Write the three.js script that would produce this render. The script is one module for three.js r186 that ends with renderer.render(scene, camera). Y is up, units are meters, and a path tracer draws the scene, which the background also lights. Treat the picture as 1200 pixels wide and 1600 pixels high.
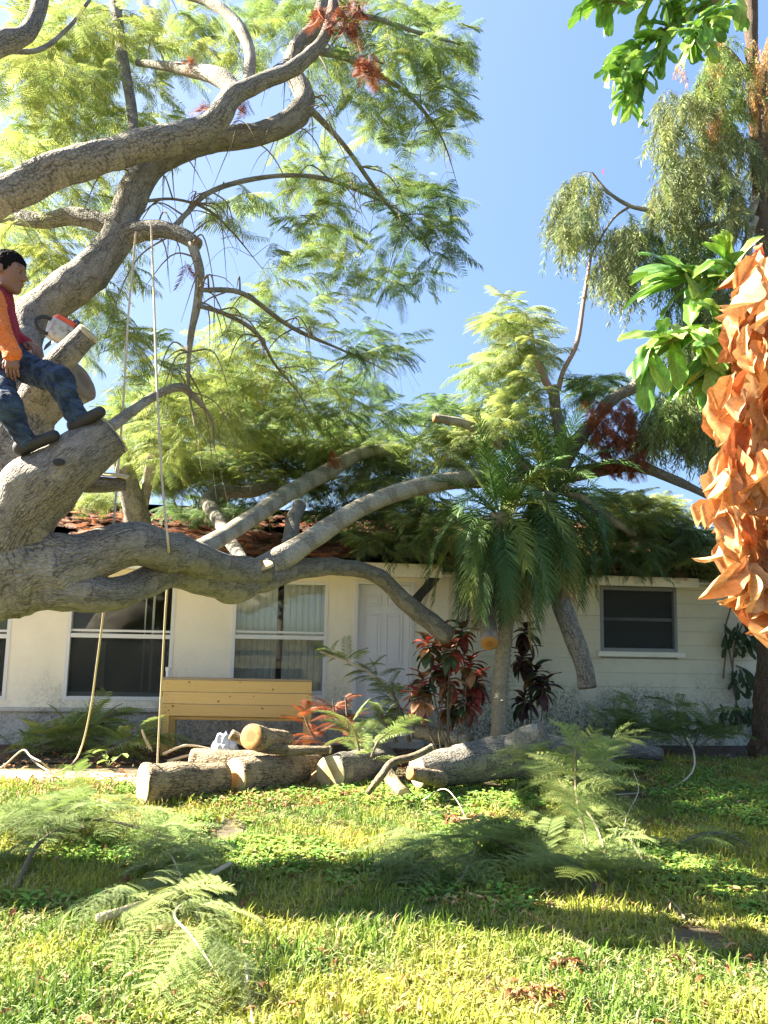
import * as THREE from 'three';
import { mergeGeometries, mergeVertices } from 'three/addons/utils/BufferGeometryUtils.js';
import { MarchingCubes } from 'three/addons/objects/MarchingCubes.js';
import { RoundedBoxGeometry } from 'three/addons/geometries/RoundedBoxGeometry.js';

// ------------------------------------------------------------------ camera, sky, sun, exposure
const scene = new THREE.Scene();
const camera = new THREE.PerspectiveCamera(63, 0.75, 0.05, 400);
camera.position.set(0, 1.6, 0);
camera.rotation.order = 'YXZ';
camera.rotation.set(7.7 * Math.PI / 180, 0, 1.25 * Math.PI / 180);
camera.updateMatrixWorld(true);
const renderer = new THREE.WebGLRenderer({ antialias: true });
renderer.toneMapping = THREE.LinearToneMapping;
renderer.toneMappingExposure = 8.4;
renderer.shadowMap.enabled = true;

const SUN = new THREE.Vector3(-0.80, 0.64, -0.16).normalize();
{
  const w = 512, h = 256, a = new Float32Array(w * h * 4), zen = [0.0058, 0.0285, 0.098], mid = [0.0190, 0.057, 0.130], hor = [0.074, 0.113, 0.147];
  for (let j = 0; j < h; j++) for (let i = 0; i < w; i++) {
    const el = ((j + 0.5) / h - 0.5) * Math.PI, az = ((i + 0.5) / w - 0.5) * 2 * Math.PI;
    const x = Math.cos(el) * Math.cos(az), z = Math.cos(el) * Math.sin(az), y = Math.sin(el);
    const c = Math.max(-1, Math.min(1, x * SUN.x + y * SUN.y + z * SUN.z)), ang = Math.acos(c);
    const t = Math.max(0, y), k = (j * w + i) * 4;
    const glow = 0.26 * Math.exp(-ang / 0.5) + 0.040 * Math.exp(-ang / 1.1);
    for (let q = 0; q < 3; q++) {
      const e1 = Math.exp(-t / 0.16), e2 = Math.exp(-t / 0.7);
      let v = zen[q] + (mid[q] - zen[q]) * e2 + (hor[q] - mid[q]) * e1;
      v += glow * [1.0, 0.98, 0.9][q];
      a[k + q] = y < 0 ? [0.12, 0.13, 0.08][q] : v;
    }
    a[k + 3] = 1;
  }
  const sky = new THREE.DataTexture(a, w, h, THREE.RGBAFormat, THREE.FloatType);
  sky.mapping = THREE.EquirectangularReflectionMapping; sky.magFilter = sky.minFilter = THREE.LinearFilter; sky.needsUpdate = true;
  scene.background = sky; scene.environment = sky;
}
const sun = new THREE.DirectionalLight(new THREE.Color(1, 0.92, 0.76), 5.0);
sun.position.copy(SUN).multiplyScalar(40); sun.target.position.set(0, 1, -8);
sun.position.add(sun.target.position);
sun.castShadow = true; sun.shadow.mapSize.set(2048, 2048);
Object.assign(sun.shadow.camera, { left: -16, right: 16, top: 16, bottom: -16, near: 1, far: 90 });
scene.add(sun, sun.target);

// ------------------------------------------------------------------ helpers
const F = 800 / Math.tan(31.5 * Math.PI / 180), V = (x, y, z) => new THREE.Vector3(x, y, z), PI = Math.PI;
const CAM = camera.position.clone(), CQ = camera.quaternion.clone();
const ray = (px, py) => V((px - 600) / F, (800 - py) / F, -1).applyQuaternion(CQ);
// a point seen at a place in the picture that stands d metres in front of the camera
function P(px, py, d) { const r = ray(px, py); return CAM.clone().addScaledVector(r, d / -r.z); }
// where that sight line meets the level y
function G(px, py, y = 0) { const r = ray(px, py); return CAM.clone().addScaledVector(r, (y - CAM.y) / r.y); }
const pxm = (n, d) => n / F * d;                     // n pixels in metres at distance d
function rng(seed) { let s = seed >>> 0; return () => { s = (s + 0x6D2B79F5) | 0; let t = Math.imul(s ^ (s >>> 15), 1 | s); t = (t + Math.imul(t ^ (t >>> 7), 61 | t)) ^ t; return ((t ^ (t >>> 14)) >>> 0) / 4294967296; }; }
const hash3 = (x, y, z) => { let h = Math.imul(x, 374761393) ^ Math.imul(y, 668265263) ^ Math.imul(z, 2147483647 - 1640531527); h = Math.imul(h ^ (h >>> 13), 1274126177); return ((h ^ (h >>> 16)) >>> 0) / 4294967296; };
const sm = t => t * t * (3 - 2 * t), lerp = (a, b, t) => a + (b - a) * t, clamp = (x, a = 0, b = 1) => Math.max(a, Math.min(b, x));
const step = (a, b, x) => sm(clamp((x - a) / (b - a)));
function noise3(x, y, z, per = 0) {
  const xi = Math.floor(x), yi = Math.floor(y), zi = Math.floor(z), u = sm(x - xi), v = sm(y - yi), w = sm(z - zi);
  const m = q => per ? ((q % per) + per) % per : q;
  const h = (a, b, c) => hash3(m(xi + a), m(yi + b), zi + c);
  return lerp(lerp(lerp(h(0, 0, 0), h(1, 0, 0), u), lerp(h(0, 1, 0), h(1, 1, 0), u), v), lerp(lerp(h(0, 0, 1), h(1, 0, 1), u), lerp(h(0, 1, 1), h(1, 1, 1), u), v), w);
}
function fbm(x, y, z = 0, o = 4, per = 0) { let s = 0, a = 0.5, n = 0; for (let i = 0; i < o; i++) { s += a * noise3(x, y, z + i * 7.3, per); n += a; x *= 2; y *= 2; z *= 2; per *= 2; a *= 0.5; } return s / n; }
function worley(x, y, px, py, seed) { // periodic, returns f1, f2, id
  const xi = Math.floor(x), yi = Math.floor(y); let f1 = 9, f2 = 9, id = 0;
  for (let a = -1; a <= 1; a++) for (let b = -1; b <= 1; b++) {
    const cx = xi + a, cy = yi + b, mx = ((cx % px) + px) % px, my = ((cy % py) + py) % py;
    const dx = cx + hash3(mx, my, seed) - x, dy = cy + hash3(mx, my, seed + 9) - y, d = Math.hypot(dx, dy);
    if (d < f1) { f2 = f1; f1 = d; id = hash3(mx, my, seed + 5); } else if (d < f2) f2 = d;
  }
  return [f1, f2, id];
}
function tex(w, h, fn, srgb = true, rep = 1) {
  const a = new Uint8Array(w * h * 4);
  for (let j = 0; j < h; j++) for (let i = 0; i < w; i++) {
    const c = fn((i + 0.5) / w, (j + 0.5) / h), k = (j * w + i) * 4;
    for (let q = 0; q < 3; q++) { const v = clamp(c[q]); a[k + q] = 255 * (srgb ? (v <= 0.0031308 ? v * 12.92 : 1.055 * Math.pow(v, 1 / 2.4) - 0.055) : v); }
    a[k + 3] = 255;
  }
  const t = new THREE.DataTexture(a, w, h, THREE.RGBAFormat); t.magFilter = THREE.LinearFilter; t.minFilter = THREE.LinearMipmapLinearFilter; t.generateMipmaps = true;
  t.wrapS = t.wrapT = THREE.RepeatWrapping; t.repeat.set(rep, rep); if (srgb) t.colorSpace = THREE.SRGBColorSpace; t.needsUpdate = true; return t;
}
const mix3 = (a, b, t) => [lerp(a[0], b[0], t), lerp(a[1], b[1], t), lerp(a[2], b[2], t)];
const std = (o) => new THREE.MeshStandardMaterial({ roughness: 0.9, side: THREE.DoubleSide, ...o });
const rgb = (r, g, b) => new THREE.Color().setRGB(r, g, b);
const leafMat = (r, g, b, tr = 0.4, o = {}) => new THREE.MeshPhysicalMaterial({ color: rgb(r, g, b), roughness: 0.85, transmission: tr, thickness: 0, side: THREE.DoubleSide, specularIntensity: 0.4, ...o });

const taken = new Map(), BASE = new WeakMap();
function numbered(name) { const n = taken.get(name) || 0; taken.set(name, n + 1); return n ? name + '_' + String(n).padStart(3, '0') : name; }
function thing(name, label, category, base = V(0, 0, 0), group) {
  const o = new THREE.Group(); o.name = numbered(name); o.position.copy(base); o.userData = { label, category };
  if (group) o.userData.group = group; BASE.set(o, base.clone()); scene.add(o); return o;
}
function shade(m) { m.castShadow = true; m.receiveShadow = true; return m; }
// geometry in world coordinates; becomes a part of the thing
function part(name, geo, mat, parent, label) {
  const b = BASE.get(parent); if (b && (b.x || b.y || b.z)) geo.translate(-b.x, -b.y, -b.z);
  const m = shade(new THREE.Mesh(geo, mat)); m.name = name; parent.add(m); if (b) BASE.set(m, b); if (label) m.userData.label = label; return m;
}
function structure(name, geo, mat) { const m = shade(new THREE.Mesh(geo, mat)); m.name = name; m.userData.kind = 'structure'; scene.add(m); return m; }
function swarm(name, geo, mat, items, parent) { // instanced, items: {m: Matrix4, c: Color}
  const im = new THREE.InstancedMesh(geo, mat, items.length); im.name = name; im.userData.kind = 'stuff';
  items.forEach((it, i) => { im.setMatrixAt(i, it.m); im.setColorAt(i, it.c); });
  shade(im); const b = parent && BASE.get(parent); if (b) im.position.copy(b).negate(); (parent || scene).add(im); return im;
}
const M4 = (p, q, s) => new THREE.Matrix4().compose(p, q, typeof s === 'number' ? V(s, s, s) : s);
function basis(x, up) { // quaternion whose +x is x and +y is near up
  const X = x.clone().normalize(); let Z = V(0, 0, 0).crossVectors(X, up); if (Z.lengthSq() < 1e-6) Z = V(0, 0, 1); Z.normalize();
  return new THREE.Quaternion().setFromRotationMatrix(new THREE.Matrix4().makeBasis(X, V(0, 0, 0).crossVectors(Z, X), Z));
}
function geoOf(pos, idx, uv) {
  const g = new THREE.BufferGeometry(); g.setAttribute('position', new THREE.Float32BufferAttribute(pos, 3));
  g.setAttribute('uv', new THREE.Float32BufferAttribute(uv || new Array(pos.length / 3 * 2).fill(0), 2)); g.setIndex(idx); g.computeVertexNormals(); return g;
}
// tapered limb through points {p, r}
function tube(pts, { sides = 12, seg = 0.08, amp = 0.06, freq = 5, tile = 0.5, cap = true, seed = 0 } = {}) {
  const curve = new THREE.CatmullRomCurve3(pts.map(q => q.p), false, 'centripetal'), len = curve.getLength();
  const n = Math.max(2, Math.min(160, Math.ceil(len / seg))), K = pts.length - 1;
  const pos = [], uv = [], idx = []; let N = null, prevT = null, rm = 0; pts.forEach(q => rm += q.r / pts.length);
  const ru = Math.max(1, Math.round(2 * PI * rm / tile)); let run = 0, last = null; let cA, cB;
  for (let i = 0; i <= n; i++) {
    const t = i / n, c = curve.getPoint(t), T = curve.getTangent(t).normalize();
    if (!N) { N = Math.abs(T.y) < 0.9 ? V(0, 1, 0) : V(1, 0, 0); N.sub(T.clone().multiplyScalar(N.dot(T))).normalize(); } else { N.applyQuaternion(new THREE.Quaternion().setFromUnitVectors(prevT, T)); N.sub(T.clone().multiplyScalar(N.dot(T))).normalize(); }
    prevT = T; const B = V(0, 0, 0).crossVectors(T, N), f = t * K, k = Math.min(K - 1, Math.floor(f)), r = lerp(pts[k].r, pts[k + 1].r, sm(f - k));
    if (last) run += c.distanceTo(last); last = c; if (i === 0) cA = c; cB = c;
    for (let s = 0; s <= sides; s++) {
      const a = s / sides * 2 * PI, d = N.clone().multiplyScalar(Math.cos(a)).addScaledVector(B, Math.sin(a));
      const q = c.clone().addScaledVector(d, r); let rr = r;
      if (amp) rr *= 1 + amp * 2 * (fbm(q.x * freq + seed, q.y * freq, q.z * freq, 3) - 0.5);
      pos.push(c.x + d.x * rr, c.y + d.y * rr, c.z + d.z * rr); uv.push(s / sides * ru, run / tile);
    }
  }
  for (let i = 0; i < n; i++) for (let s = 0; s < sides; s++) { const a = i * (sides + 1) + s, b = a + sides + 1; idx.push(a, a + 1, b, b, a + 1, b + 1); }
  if (cap) for (const [row, c, fl] of [[0, cA, 1], [n, cB, 0]]) {
    const ci = pos.length / 3; pos.push(c.x, c.y, c.z); uv.push(0, 0);
    for (let s = 0; s < sides; s++) { const a = row * (sides + 1) + s; fl ? idx.push(ci, a + 1, a) : idx.push(ci, a, a + 1); }
  }
  return geoOf(pos, idx, uv);
}
// limb from picture points [px, py, distance, width in px]
const L = (...q) => q.map(([x, y, d, w]) => ({ p: P(x, y, d), r: pxm(w, d) / 2 }));
function box(cx, cy, cz, sx, sy, sz, bevel = 0) { const g = bevel ? new RoundedBoxGeometry(sx, sy, sz, 2, bevel) : new THREE.BoxGeometry(sx, sy, sz); g.translate(cx, cy, cz); return g; }
// a sawn end: slightly uneven disc of some thickness, facing n
function sawn(c, n, r, seed = 1, squash = 1) {
  const q = new THREE.Quaternion().setFromUnitVectors(V(0, 0, 1), n.clone().normalize()), pos = [], uv = [], idx = [], S = 28;
  const put = (x, y, z) => { const v = V(x, y, z).applyQuaternion(q).add(c); pos.push(v.x, v.y, v.z); uv.push(0.5 + x / r * 0.48, 0.5 + y / r * 0.48); };
  put(0, 0, 0.012);
  for (const [k, z] of [[0.55, 0.011], [0.98, 0.008], [1.0, -0.012]]) for (let s = 0; s < S; s++) { const a = s / S * 2 * PI, rr = r * k * (0.97 + 0.06 * noise3(Math.cos(a) * 1.6 + seed, Math.sin(a) * 1.6, seed)); put(Math.cos(a) * rr, Math.sin(a) * rr * squash, z + 0.004 * noise3(k * 9, s, seed)); }
  for (let s = 0; s < S; s++) { const b = (s + 1) % S; idx.push(0, 1 + s, 1 + b); for (let k = 0; k < 2; k++) { const o = 1 + k * S, p = o + S; idx.push(o + s, p + s, o + b, o + b, p + s, p + b); } }
  return geoOf(pos, idx, uv);
}

// ------------------------------------------------------------------ materials
function ridged(u, v, nx, ny, z, o = 3) { let s = 0, a = 0.5; for (let i = 0; i < o; i++) { const f = 2 ** i, x = u * nx * f, y = v * ny * f, xi = Math.floor(x), yi = Math.floor(y), p = sm(x - xi), q = sm(y - yi), h = (i2, j2) => hash3((xi + i2) % (nx * f), (yi + j2) % (ny * f), z + i * 5); s += a * (1 - Math.abs(2 * lerp(lerp(h(0, 0), h(1, 0), p), lerp(h(0, 1), h(1, 1), p), q) - 1)); a *= 0.5; } return s / 0.875; }
function barkTex(cols, nx, ny, seed, mixR = 0.6) {
  const H = new Float32Array(512 * 512); let k = 0;
  const hf = (u, v) => {
    const wx = fbm(u * 6, v * 6, seed, 3, 6) - 0.5, wy = fbm(u * 6, v * 6, seed + 20, 3, 6) - 0.5;
    const [f1, f2, id] = worley(u * nx + wx * 2.2, v * ny + wy * 1.3, nx, ny, seed), [g1, g2] = worley(u * nx * 2 + wx * 3, v * ny * 2 + wy * 3, nx * 2, ny * 2, seed + 3);
    const uu = ((u + wx * 0.10) % 1 + 1) % 1, vv = ((v + wy * 0.05) % 1 + 1) % 1, r = ridged(uu, vv, nx, Math.max(3, Math.round(ny * 0.45)), seed + 31), cell = clamp((f2 - f1) * 2.0) * 0.7 + clamp((g2 - g1) * 2) * 0.3; return [lerp(cell, clamp(1.35 - r * 1.35) * 1.5 * (0.5 + 0.5 * cell), mixR), id];
  };
  const map = tex(512, 512, (u, v) => {
    const [h, id] = hf(u, v), f = fbm(u * 32, v * 32, 2, 3, 32), p = fbm(u * 4, v * 4, 5 + seed, 3, 4); H[k++] = h;
    let c = mix3(cols[0], cols[1], step(0.10, 0.66, h)); c = mix3(c, cols[2], step(0.45, 0.72, p) * 0.75); const m = 0.72 + 0.42 * f + 0.16 * (id - 0.5); return c.map(x => x * m);
  });
  k = 0; const bump = tex(512, 512, (u, v) => { const h = clamp(H[k++] * 0.85 + 0.15 * fbm(u * 24, v * 24, 3, 2, 24)); return [h, h, h]; }, false);
  return { map, bumpMap: bump };
}
const barkA = barkTex([[0.075, 0.066, 0.053], [0.275, 0.248, 0.202], [0.35, 0.315, 0.255]], 28, 12, 1);
const barkB = barkTex([[0.05, 0.034, 0.02], [0.29, 0.22, 0.135], [0.37, 0.28, 0.175]], 20, 8, 4, 0.5);
const barkC = barkTex([[0.12, 0.10, 0.075], [0.28, 0.245, 0.185], [0.40, 0.365, 0.29]], 22, 14, 7, 0.35);
const mBark = std({ ...barkA, bumpScale: 0.022 }), mLog = std({ ...barkB, bumpScale: 0.024 }), mSmooth = std({ ...barkC, bumpScale: 0.010 });
const mTwig = std({ color: rgb(0.16, 0.125, 0.085) }), mTwigPale = std({ color: rgb(0.52, 0.43, 0.30) });
function ringTex(a, b, seed) { return tex(256, 256, (u, v) => { const x = u - 0.5, y = v - 0.5, r = Math.hypot(x, y) + 0.02 * fbm(u * 5, v * 5, seed, 2), th = Math.atan2(y, x); const ring = 0.5 + 0.5 * Math.sin(r * 190 + 3 * fbm(u * 8, v * 8, seed)); const heart = step(0.30, 0.20, r + 0.05 * fbm(u * 6, v * 6, seed + 3)); let c = mix3(a, b, heart); const saw = 0.82 + 0.36 * fbm(u * 60 + v * 20, v * 3, seed); return c.map(q => q * (0.80 + 0.2 * ring) * saw * (Math.abs(Math.sin(th * 2.5 + seed + 0.4 * fbm(u * 9, v * 9, 2))) < 0.035 && r < 0.36 ? 0.45 : 1)); }); }
const mCutPale = std({ map: ringTex([0.62, 0.47, 0.24], [0.54, 0.36, 0.15], 2), roughness: 0.8 }), mCutOrange = std({ map: ringTex([0.42, 0.20, 0.06], [0.33, 0.13, 0.032], 5), roughness: 0.8 }), mCutOld = std({ map: ringTex([0.23, 0.175, 0.12], [0.16, 0.12, 0.085], 8), roughness: 0.95 });

// ------------------------------------------------------------------ ground
const lawnH = (x, z) => 0.03 * (fbm(x * 0.8 + 3, z * 0.8, 1, 3) - 0.5);
{
  const g = new THREE.PlaneGeometry(160, 160, 160, 160); g.rotateX(-PI / 2);
  const p = g.attributes.position, uv = g.attributes.uv;
  for (let i = 0; i < p.count; i++) { p.setY(i, -0.02); uv.setXY(i, p.getX(i) / 2, p.getZ(i) / 2); }
  const soil = tex(512, 512, (u, v) => { const n = fbm(u * 8, v * 8, 1, 5, 8), s = fbm(u * 40, v * 40, 4, 3, 40); const c = mix3([0.075, 0.058, 0.032], [0.13, 0.115, 0.045], step(0.35, 0.65, n)); return c.map(q => q * (0.6 + 0.8 * s)); });
  const m = std({ map: soil, bumpMap: soil, bumpScale: 0.02 });
  structure('ground', g, m);
  const strip = (name, quad, y, mat, tile, nx = 24, nz = 8) => { // quad: far-left, far-right, near-left, near-right as [x, z]
    const pos = [], uvs = [], idx = [];
    for (let j = 0; j <= nz; j++) for (let i = 0; i <= nx; i++) {
      const a = i / nx, b = j / nz, x = lerp(lerp(quad[0][0], quad[1][0], a), lerp(quad[2][0], quad[3][0], a), b), z = lerp(lerp(quad[0][1], quad[1][1], a), lerp(quad[2][1], quad[3][1], a), b);
      const e = (j === 0 || j === nz) ? 0.14 * (fbm(x * 2.3, z * 2.3, 8, 3) - 0.5) : 0;
      pos.push(x, y + 0.006 * fbm(x * 5, z * 5, 2, 2), z + e * 1.6); uvs.push(x / tile, z / tile);
    }
    for (let j = 0; j < nz; j++) for (let i = 0; i < nx; i++) { const a = j * (nx + 1) + i; idx.push(a, a + nx + 1, a + 1, a + 1, a + nx + 1, a + nx + 2); }
    return structure(name, geoOf(pos, idx, uvs), mat);
  };
  const bedT = tex(512, 512, (u, v) => { const n = fbm(u * 10, v * 10, 3, 5, 10), s = fbm(u * 60, v * 60, 6, 2, 60); return mix3([0.045, 0.034, 0.024], [0.13, 0.095, 0.065], n * s * 1.9); });
  strip('planting_bed', [[-8, -10.6], [6.8, -12.8], [-8, -9.2], [6.8, -10.6]], -0.008, std({ map: bedT, bumpMap: bedT, bumpScale: 0.03 }), 1.5, 40, 8);
  const pathT = tex(512, 512, (u, v) => { const n = fbm(u * 7, v * 7, 5, 5, 7), s = fbm(u * 50, v * 50, 2, 3, 50); let c = mix3([0.42, 0.28, 0.19], [0.56, 0.40, 0.29], n); c = mix3(c, [0.20, 0.10, 0.05], step(0.62, 0.75, s) * 0.7); return c; });
  strip('path', [[-8, -9.3], [-0.95, -9.0], [-8, -8.55], [-1.1, -8.35]], -0.002, std({ map: pathT, bumpMap: pathT, bumpScale: 0.012 }), 1.7, 30, 6);
}

// ------------------------------------------------------------------ house
const HY = 8 * PI / 180, HP = V(0, 0, -11.6), HQ = new THREE.Quaternion().setFromAxisAngle(V(0, 1, 0), HY), HQi = HQ.clone().invert();
function wl(px, py, off = 0) { // the wall's own coordinates (along, up) of a place in the picture, on a plane off metres before the wall
  const o = CAM.clone().sub(HP).applyQuaternion(HQi), r = ray(px, py).applyQuaternion(HQi), t = (off - o.z) / r.z; return V(o.x + r.x * t, o.y + r.y * t, off);
}
const hw = (x, y, z) => V(x, y, z).applyQuaternion(HQ).add(HP);
{
  const house = thing('house', 'low cream stucco house with white framed windows under the fallen limbs', 'house', V(0, 0, 0));
  house.position.copy(HP); house.quaternion.copy(HQ); BASE.delete(house);
  const stainShadeT = (a, grimeShade, seed, amt, hi = 1.0) => tex(1024, 512, (u, v) => { // 8 m by 4 m
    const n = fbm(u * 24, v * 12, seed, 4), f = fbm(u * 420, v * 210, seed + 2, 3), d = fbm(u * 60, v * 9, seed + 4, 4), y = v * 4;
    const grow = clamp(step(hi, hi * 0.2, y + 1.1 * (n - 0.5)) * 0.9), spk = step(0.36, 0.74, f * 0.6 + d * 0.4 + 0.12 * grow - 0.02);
    let c = mix3(a, grimeShade, clamp(spk * (0.05 + 0.75 * grow) * (0.35 + fbm(u * 400, v * 200, 3, 2))) * amt); const m = 0.93 + 0.14 * n; return c.map(q => q * m);
  });
  const plaster = tex(512, 512, (u, v) => { const h = fbm(u * 40, v * 40, 3, 4, 40); return [h, h, h]; }, false, 1);
  const cream = stainShadeT([0.86, 0.80, 0.63], [0.26, 0.24, 0.18], 3, 0.8); cream.repeat.set(1 / 8, 1 / 4);
  const dampShade = stainShadeT([0.70, 0.645, 0.47], [0.07, 0.075, 0.055], 23, 1.25, 1.15); dampShade.repeat.set(1 / 8, 1 / 4);  // right wall: tree shade put into duller paint and blacker foot, plus real mildew
  const grey = stainShadeT([0.50, 0.485, 0.43], [0.10, 0.10, 0.085], 13, 1); grey.repeat.set(1 / 8, 1 / 4);
  const mWall = std({ map: cream, bumpMap: plaster, bumpScale: 0.004 }), mDampShade = std({ map: dampShade, bumpMap: plaster, bumpScale: 0.005 }), mBase = std({ map: grey, bumpMap: plaster, bumpScale: 0.006 });
  const mTrim = std({ color: rgb(0.72, 0.72, 0.69), roughness: 0.55 }), mDoor = std({ color: rgb(0.78, 0.79, 0.80), roughness: 0.5 }), mFascia = std({ map: cream, bumpMap: plaster, bumpScale: 0.002 });
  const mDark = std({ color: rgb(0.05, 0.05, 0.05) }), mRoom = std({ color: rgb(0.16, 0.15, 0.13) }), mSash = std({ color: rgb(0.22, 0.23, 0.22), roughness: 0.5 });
  const mGlass = new THREE.MeshPhysicalMaterial({ color: rgb(0.9, 0.93, 0.92), roughness: 0.02, transmission: 1, thickness: 0, ior: 1.5, side: THREE.DoubleSide });
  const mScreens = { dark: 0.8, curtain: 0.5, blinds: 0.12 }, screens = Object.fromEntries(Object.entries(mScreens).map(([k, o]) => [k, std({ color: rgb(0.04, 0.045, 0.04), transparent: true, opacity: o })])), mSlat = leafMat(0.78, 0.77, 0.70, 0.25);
  const S = (px, py) => wl(px, py);
  const boxIn = (x0, x1, y0, y1, z0, z1, bevel) => { const g = box((x0 + x1) / 2, (y0 + y1) / 2, (z0 + z1) / 2, x1 - x0, y1 - y0, z1 - z0, bevel), p = g.attributes.position, uv = g.attributes.uv; for (let i = 0; i < p.count; i++) uv.setXY(i, p.getX(i) + p.getZ(i) * 0.3, p.getY(i) + p.getZ(i)); return g; };
  const rect = (px0, px1, py0, py1) => { const a = S(px0, (py0 + py1) / 2), b = S(px1, (py0 + py1) / 2), m = (px0 + px1) / 2; return [a.x, b.x, S(m, py1).y, S(m, py0).y]; };
  const W0 = rect(-130, 16, 903, 1093), W1 = rect(104, 271, 905, 1094), W2 = rect(362, 511, 907, 1091), D = rect(558, 641, 914, 1120), WR = rect(938, 1057, 918, 1018);
  D[2] = 0.10;
  const split = S(700, 1000).x, xl = -9, xr = S(1182, 1000).x, ledge = S(150, 1106).y, top = 2.36;
  // left wall: stucco with openings
  const sh = new THREE.Shape([[xl, ledge], [D[0] - 0.05, ledge], [D[0] - 0.05, D[3] + 0.05], [D[1] + 0.05, D[3] + 0.05], [D[1] + 0.05, ledge], [split, ledge], [split, top], [xl, top]].map(q => new THREE.Vector2(...q)));
  for (const w of [W0, W1, W2]) sh.holes.push(new THREE.Path([[w[0], w[2]], [w[0], w[3]], [w[1], w[3]], [w[1], w[2]]].map(q => new THREE.Vector2(...q))));
  const wg = new THREE.ExtrudeGeometry(sh, { depth: 0.2, bevelEnabled: false }); wg.translate(0, 0, -0.2); part('wall', wg, mWall, house);
  part('wall_base', boxIn(xl, D[0] - 0.05, -0.1, ledge - 0.05, -0.2, 0.02), mBase, house, 'grey stained concrete base below the windows');
  part('wall_base', boxIn(D[1] + 0.05, split, -0.1, ledge - 0.002, -0.2, 0.0), mBase, house);
  part('ledge', boxIn(xl, D[0] - 0.055, ledge - 0.048, ledge - 0.002, -0.19, 0.075, 0.012), mBase, house, 'thin weathered ledge under the front windows');
  // right wall: painted block courses, joints recessed
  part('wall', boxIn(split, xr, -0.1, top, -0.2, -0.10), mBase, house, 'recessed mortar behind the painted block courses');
  for (let k = -1; k < 12; k++) {
    const y0 = k * 0.2 + 0.0012, y1 = Math.min(top, k * 0.2 + 0.1988); if (y1 - y0 < 0.03) continue;
    const rows = (y1 > WR[2] - 0.03 && y0 < WR[3] + 0.02) ? [[split, WR[0]], [WR[1], xr]] : [[split, xr]];
    let ya = y0, yb = y1; if (y0 < WR[2] && y1 > WR[2] && rows.length > 1) ya = y0;
    for (const [a, b] of rows) { const g = boxIn(a, b, ya, yb, -0.10, 0.0, 0.003), p = g.attributes.position, uv = g.attributes.uv; for (let i = 0; i < p.count; i++) uv.setXY(i, p.getX(i), p.getY(i)); part('block_course', g, mDampShade, house); }
  }
  // windows
  const win = (w, rail, kind) => {
    const [x0, x1, y0, y1] = w, f = 0.045, isR = kind === 'dark', mf = isR ? mSash : mTrim;
    const wn = part('window', mergeGeometries([boxIn(x0, x0 + f, y0, y1, -0.13, 0.012), boxIn(x1 - f, x1, y0, y1, -0.13, 0.012), boxIn(x0 + f, x1 - f, y1 - f, y1, -0.13, 0.012), boxIn(x0 + f, x1 - f, y0, y0 + f, -0.13, 0.012)]), mf, house);
    part('rail', boxIn(x0 + f, x1 - f, rail - 0.035, rail + 0.02, -0.10, isR ? -0.05 : 0.004, 0.004), mf, wn);
    if (!isR) part('rail', boxIn(x0 + f, x1 - f, rail + 0.045, rail + 0.075, -0.10, -0.03, 0.004), mf, wn);
    part('pane', boxIn(x0 + f, x1 - f, rail + 0.021, y1 - f, -0.082, -0.078), mGlass, wn); part('pane', boxIn(x0 + f, x1 - f, y0 + f, rail - 0.036, -0.092, -0.088), mGlass, wn);
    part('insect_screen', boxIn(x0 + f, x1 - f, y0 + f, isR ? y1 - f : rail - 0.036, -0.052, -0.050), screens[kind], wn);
    if (!isR) part('sash_bottom', boxIn(x0 + f, x1 - f, y0 + f, y0 + f + 0.05, -0.11, -0.07, 0.004), mf, wn);
    if (kind === 'blinds') {
      const n = 15, gap = (x1 - x0) / n;
      for (let i = 0; i < n; i++) { if (i === 7) continue; const xa = x0 + i * gap, g = new THREE.PlaneGeometry(gap * 1.06, y1 - y0 - 0.08, 3, 1), p = g.attributes.position; for (let q = 0; q < p.count; q++) { const t = p.getX(q) / gap; p.setZ(q, 0.014 * (1 - 4 * t * t) + 0.02 * t); } g.computeVertexNormals(); g.translate(xa + gap / 2, (y0 + y1) / 2, -0.22); part('blind_slat', g, mSlat, wn); }
    }
    if (kind === 'curtain') for (const [xa, wd] of [[x1 - 0.32, 0.03], [x1 - 0.42, 0.018]]) part('blind_slat', boxIn(xa, xa + wd, y0 + 0.1, y1 - 0.06, -0.26, -0.25), mSlat, wn);
    if (kind === 'curtain') part('blind_slat', boxIn(x0 + 0.22, x0 + 0.36, y0 + 0.1, rail - 0.1, -0.8, -0.78), mSlat, wn);
    return wn;
  };
  win(W0, S(0, 993).y, 'curtain'); win(W1, S(190, 993).y, 'curtain'); win(W2, S(440, 995).y, 'blinds');
  const wr = win(WR, S(1000, 967).y, 'dark'); part('sill', boxIn(WR[0] - 0.06, WR[1] + 0.09, WR[2] - 0.075, WR[2] - 0.002, -0.09, 0.07, 0.008), mFascia, wr);
  part('jamb', boxIn(WR[1] - 0.043, WR[1] + 0.0, WR[2], WR[3], -0.09, 0.02), mSash, wr);
  // room behind the glass
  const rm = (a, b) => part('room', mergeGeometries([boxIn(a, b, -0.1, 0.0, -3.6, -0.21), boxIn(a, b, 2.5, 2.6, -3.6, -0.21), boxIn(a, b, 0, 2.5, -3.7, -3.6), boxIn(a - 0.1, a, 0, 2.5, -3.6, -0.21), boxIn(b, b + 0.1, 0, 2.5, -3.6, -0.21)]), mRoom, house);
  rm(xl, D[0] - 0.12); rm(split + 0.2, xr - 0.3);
  // door
  const door = part('door', boxIn(D[0], D[1], D[2], D[3], -0.16, -0.115), mDoor, house), dw = D[1] - D[0], dh = D[3] - D[2];
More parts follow.
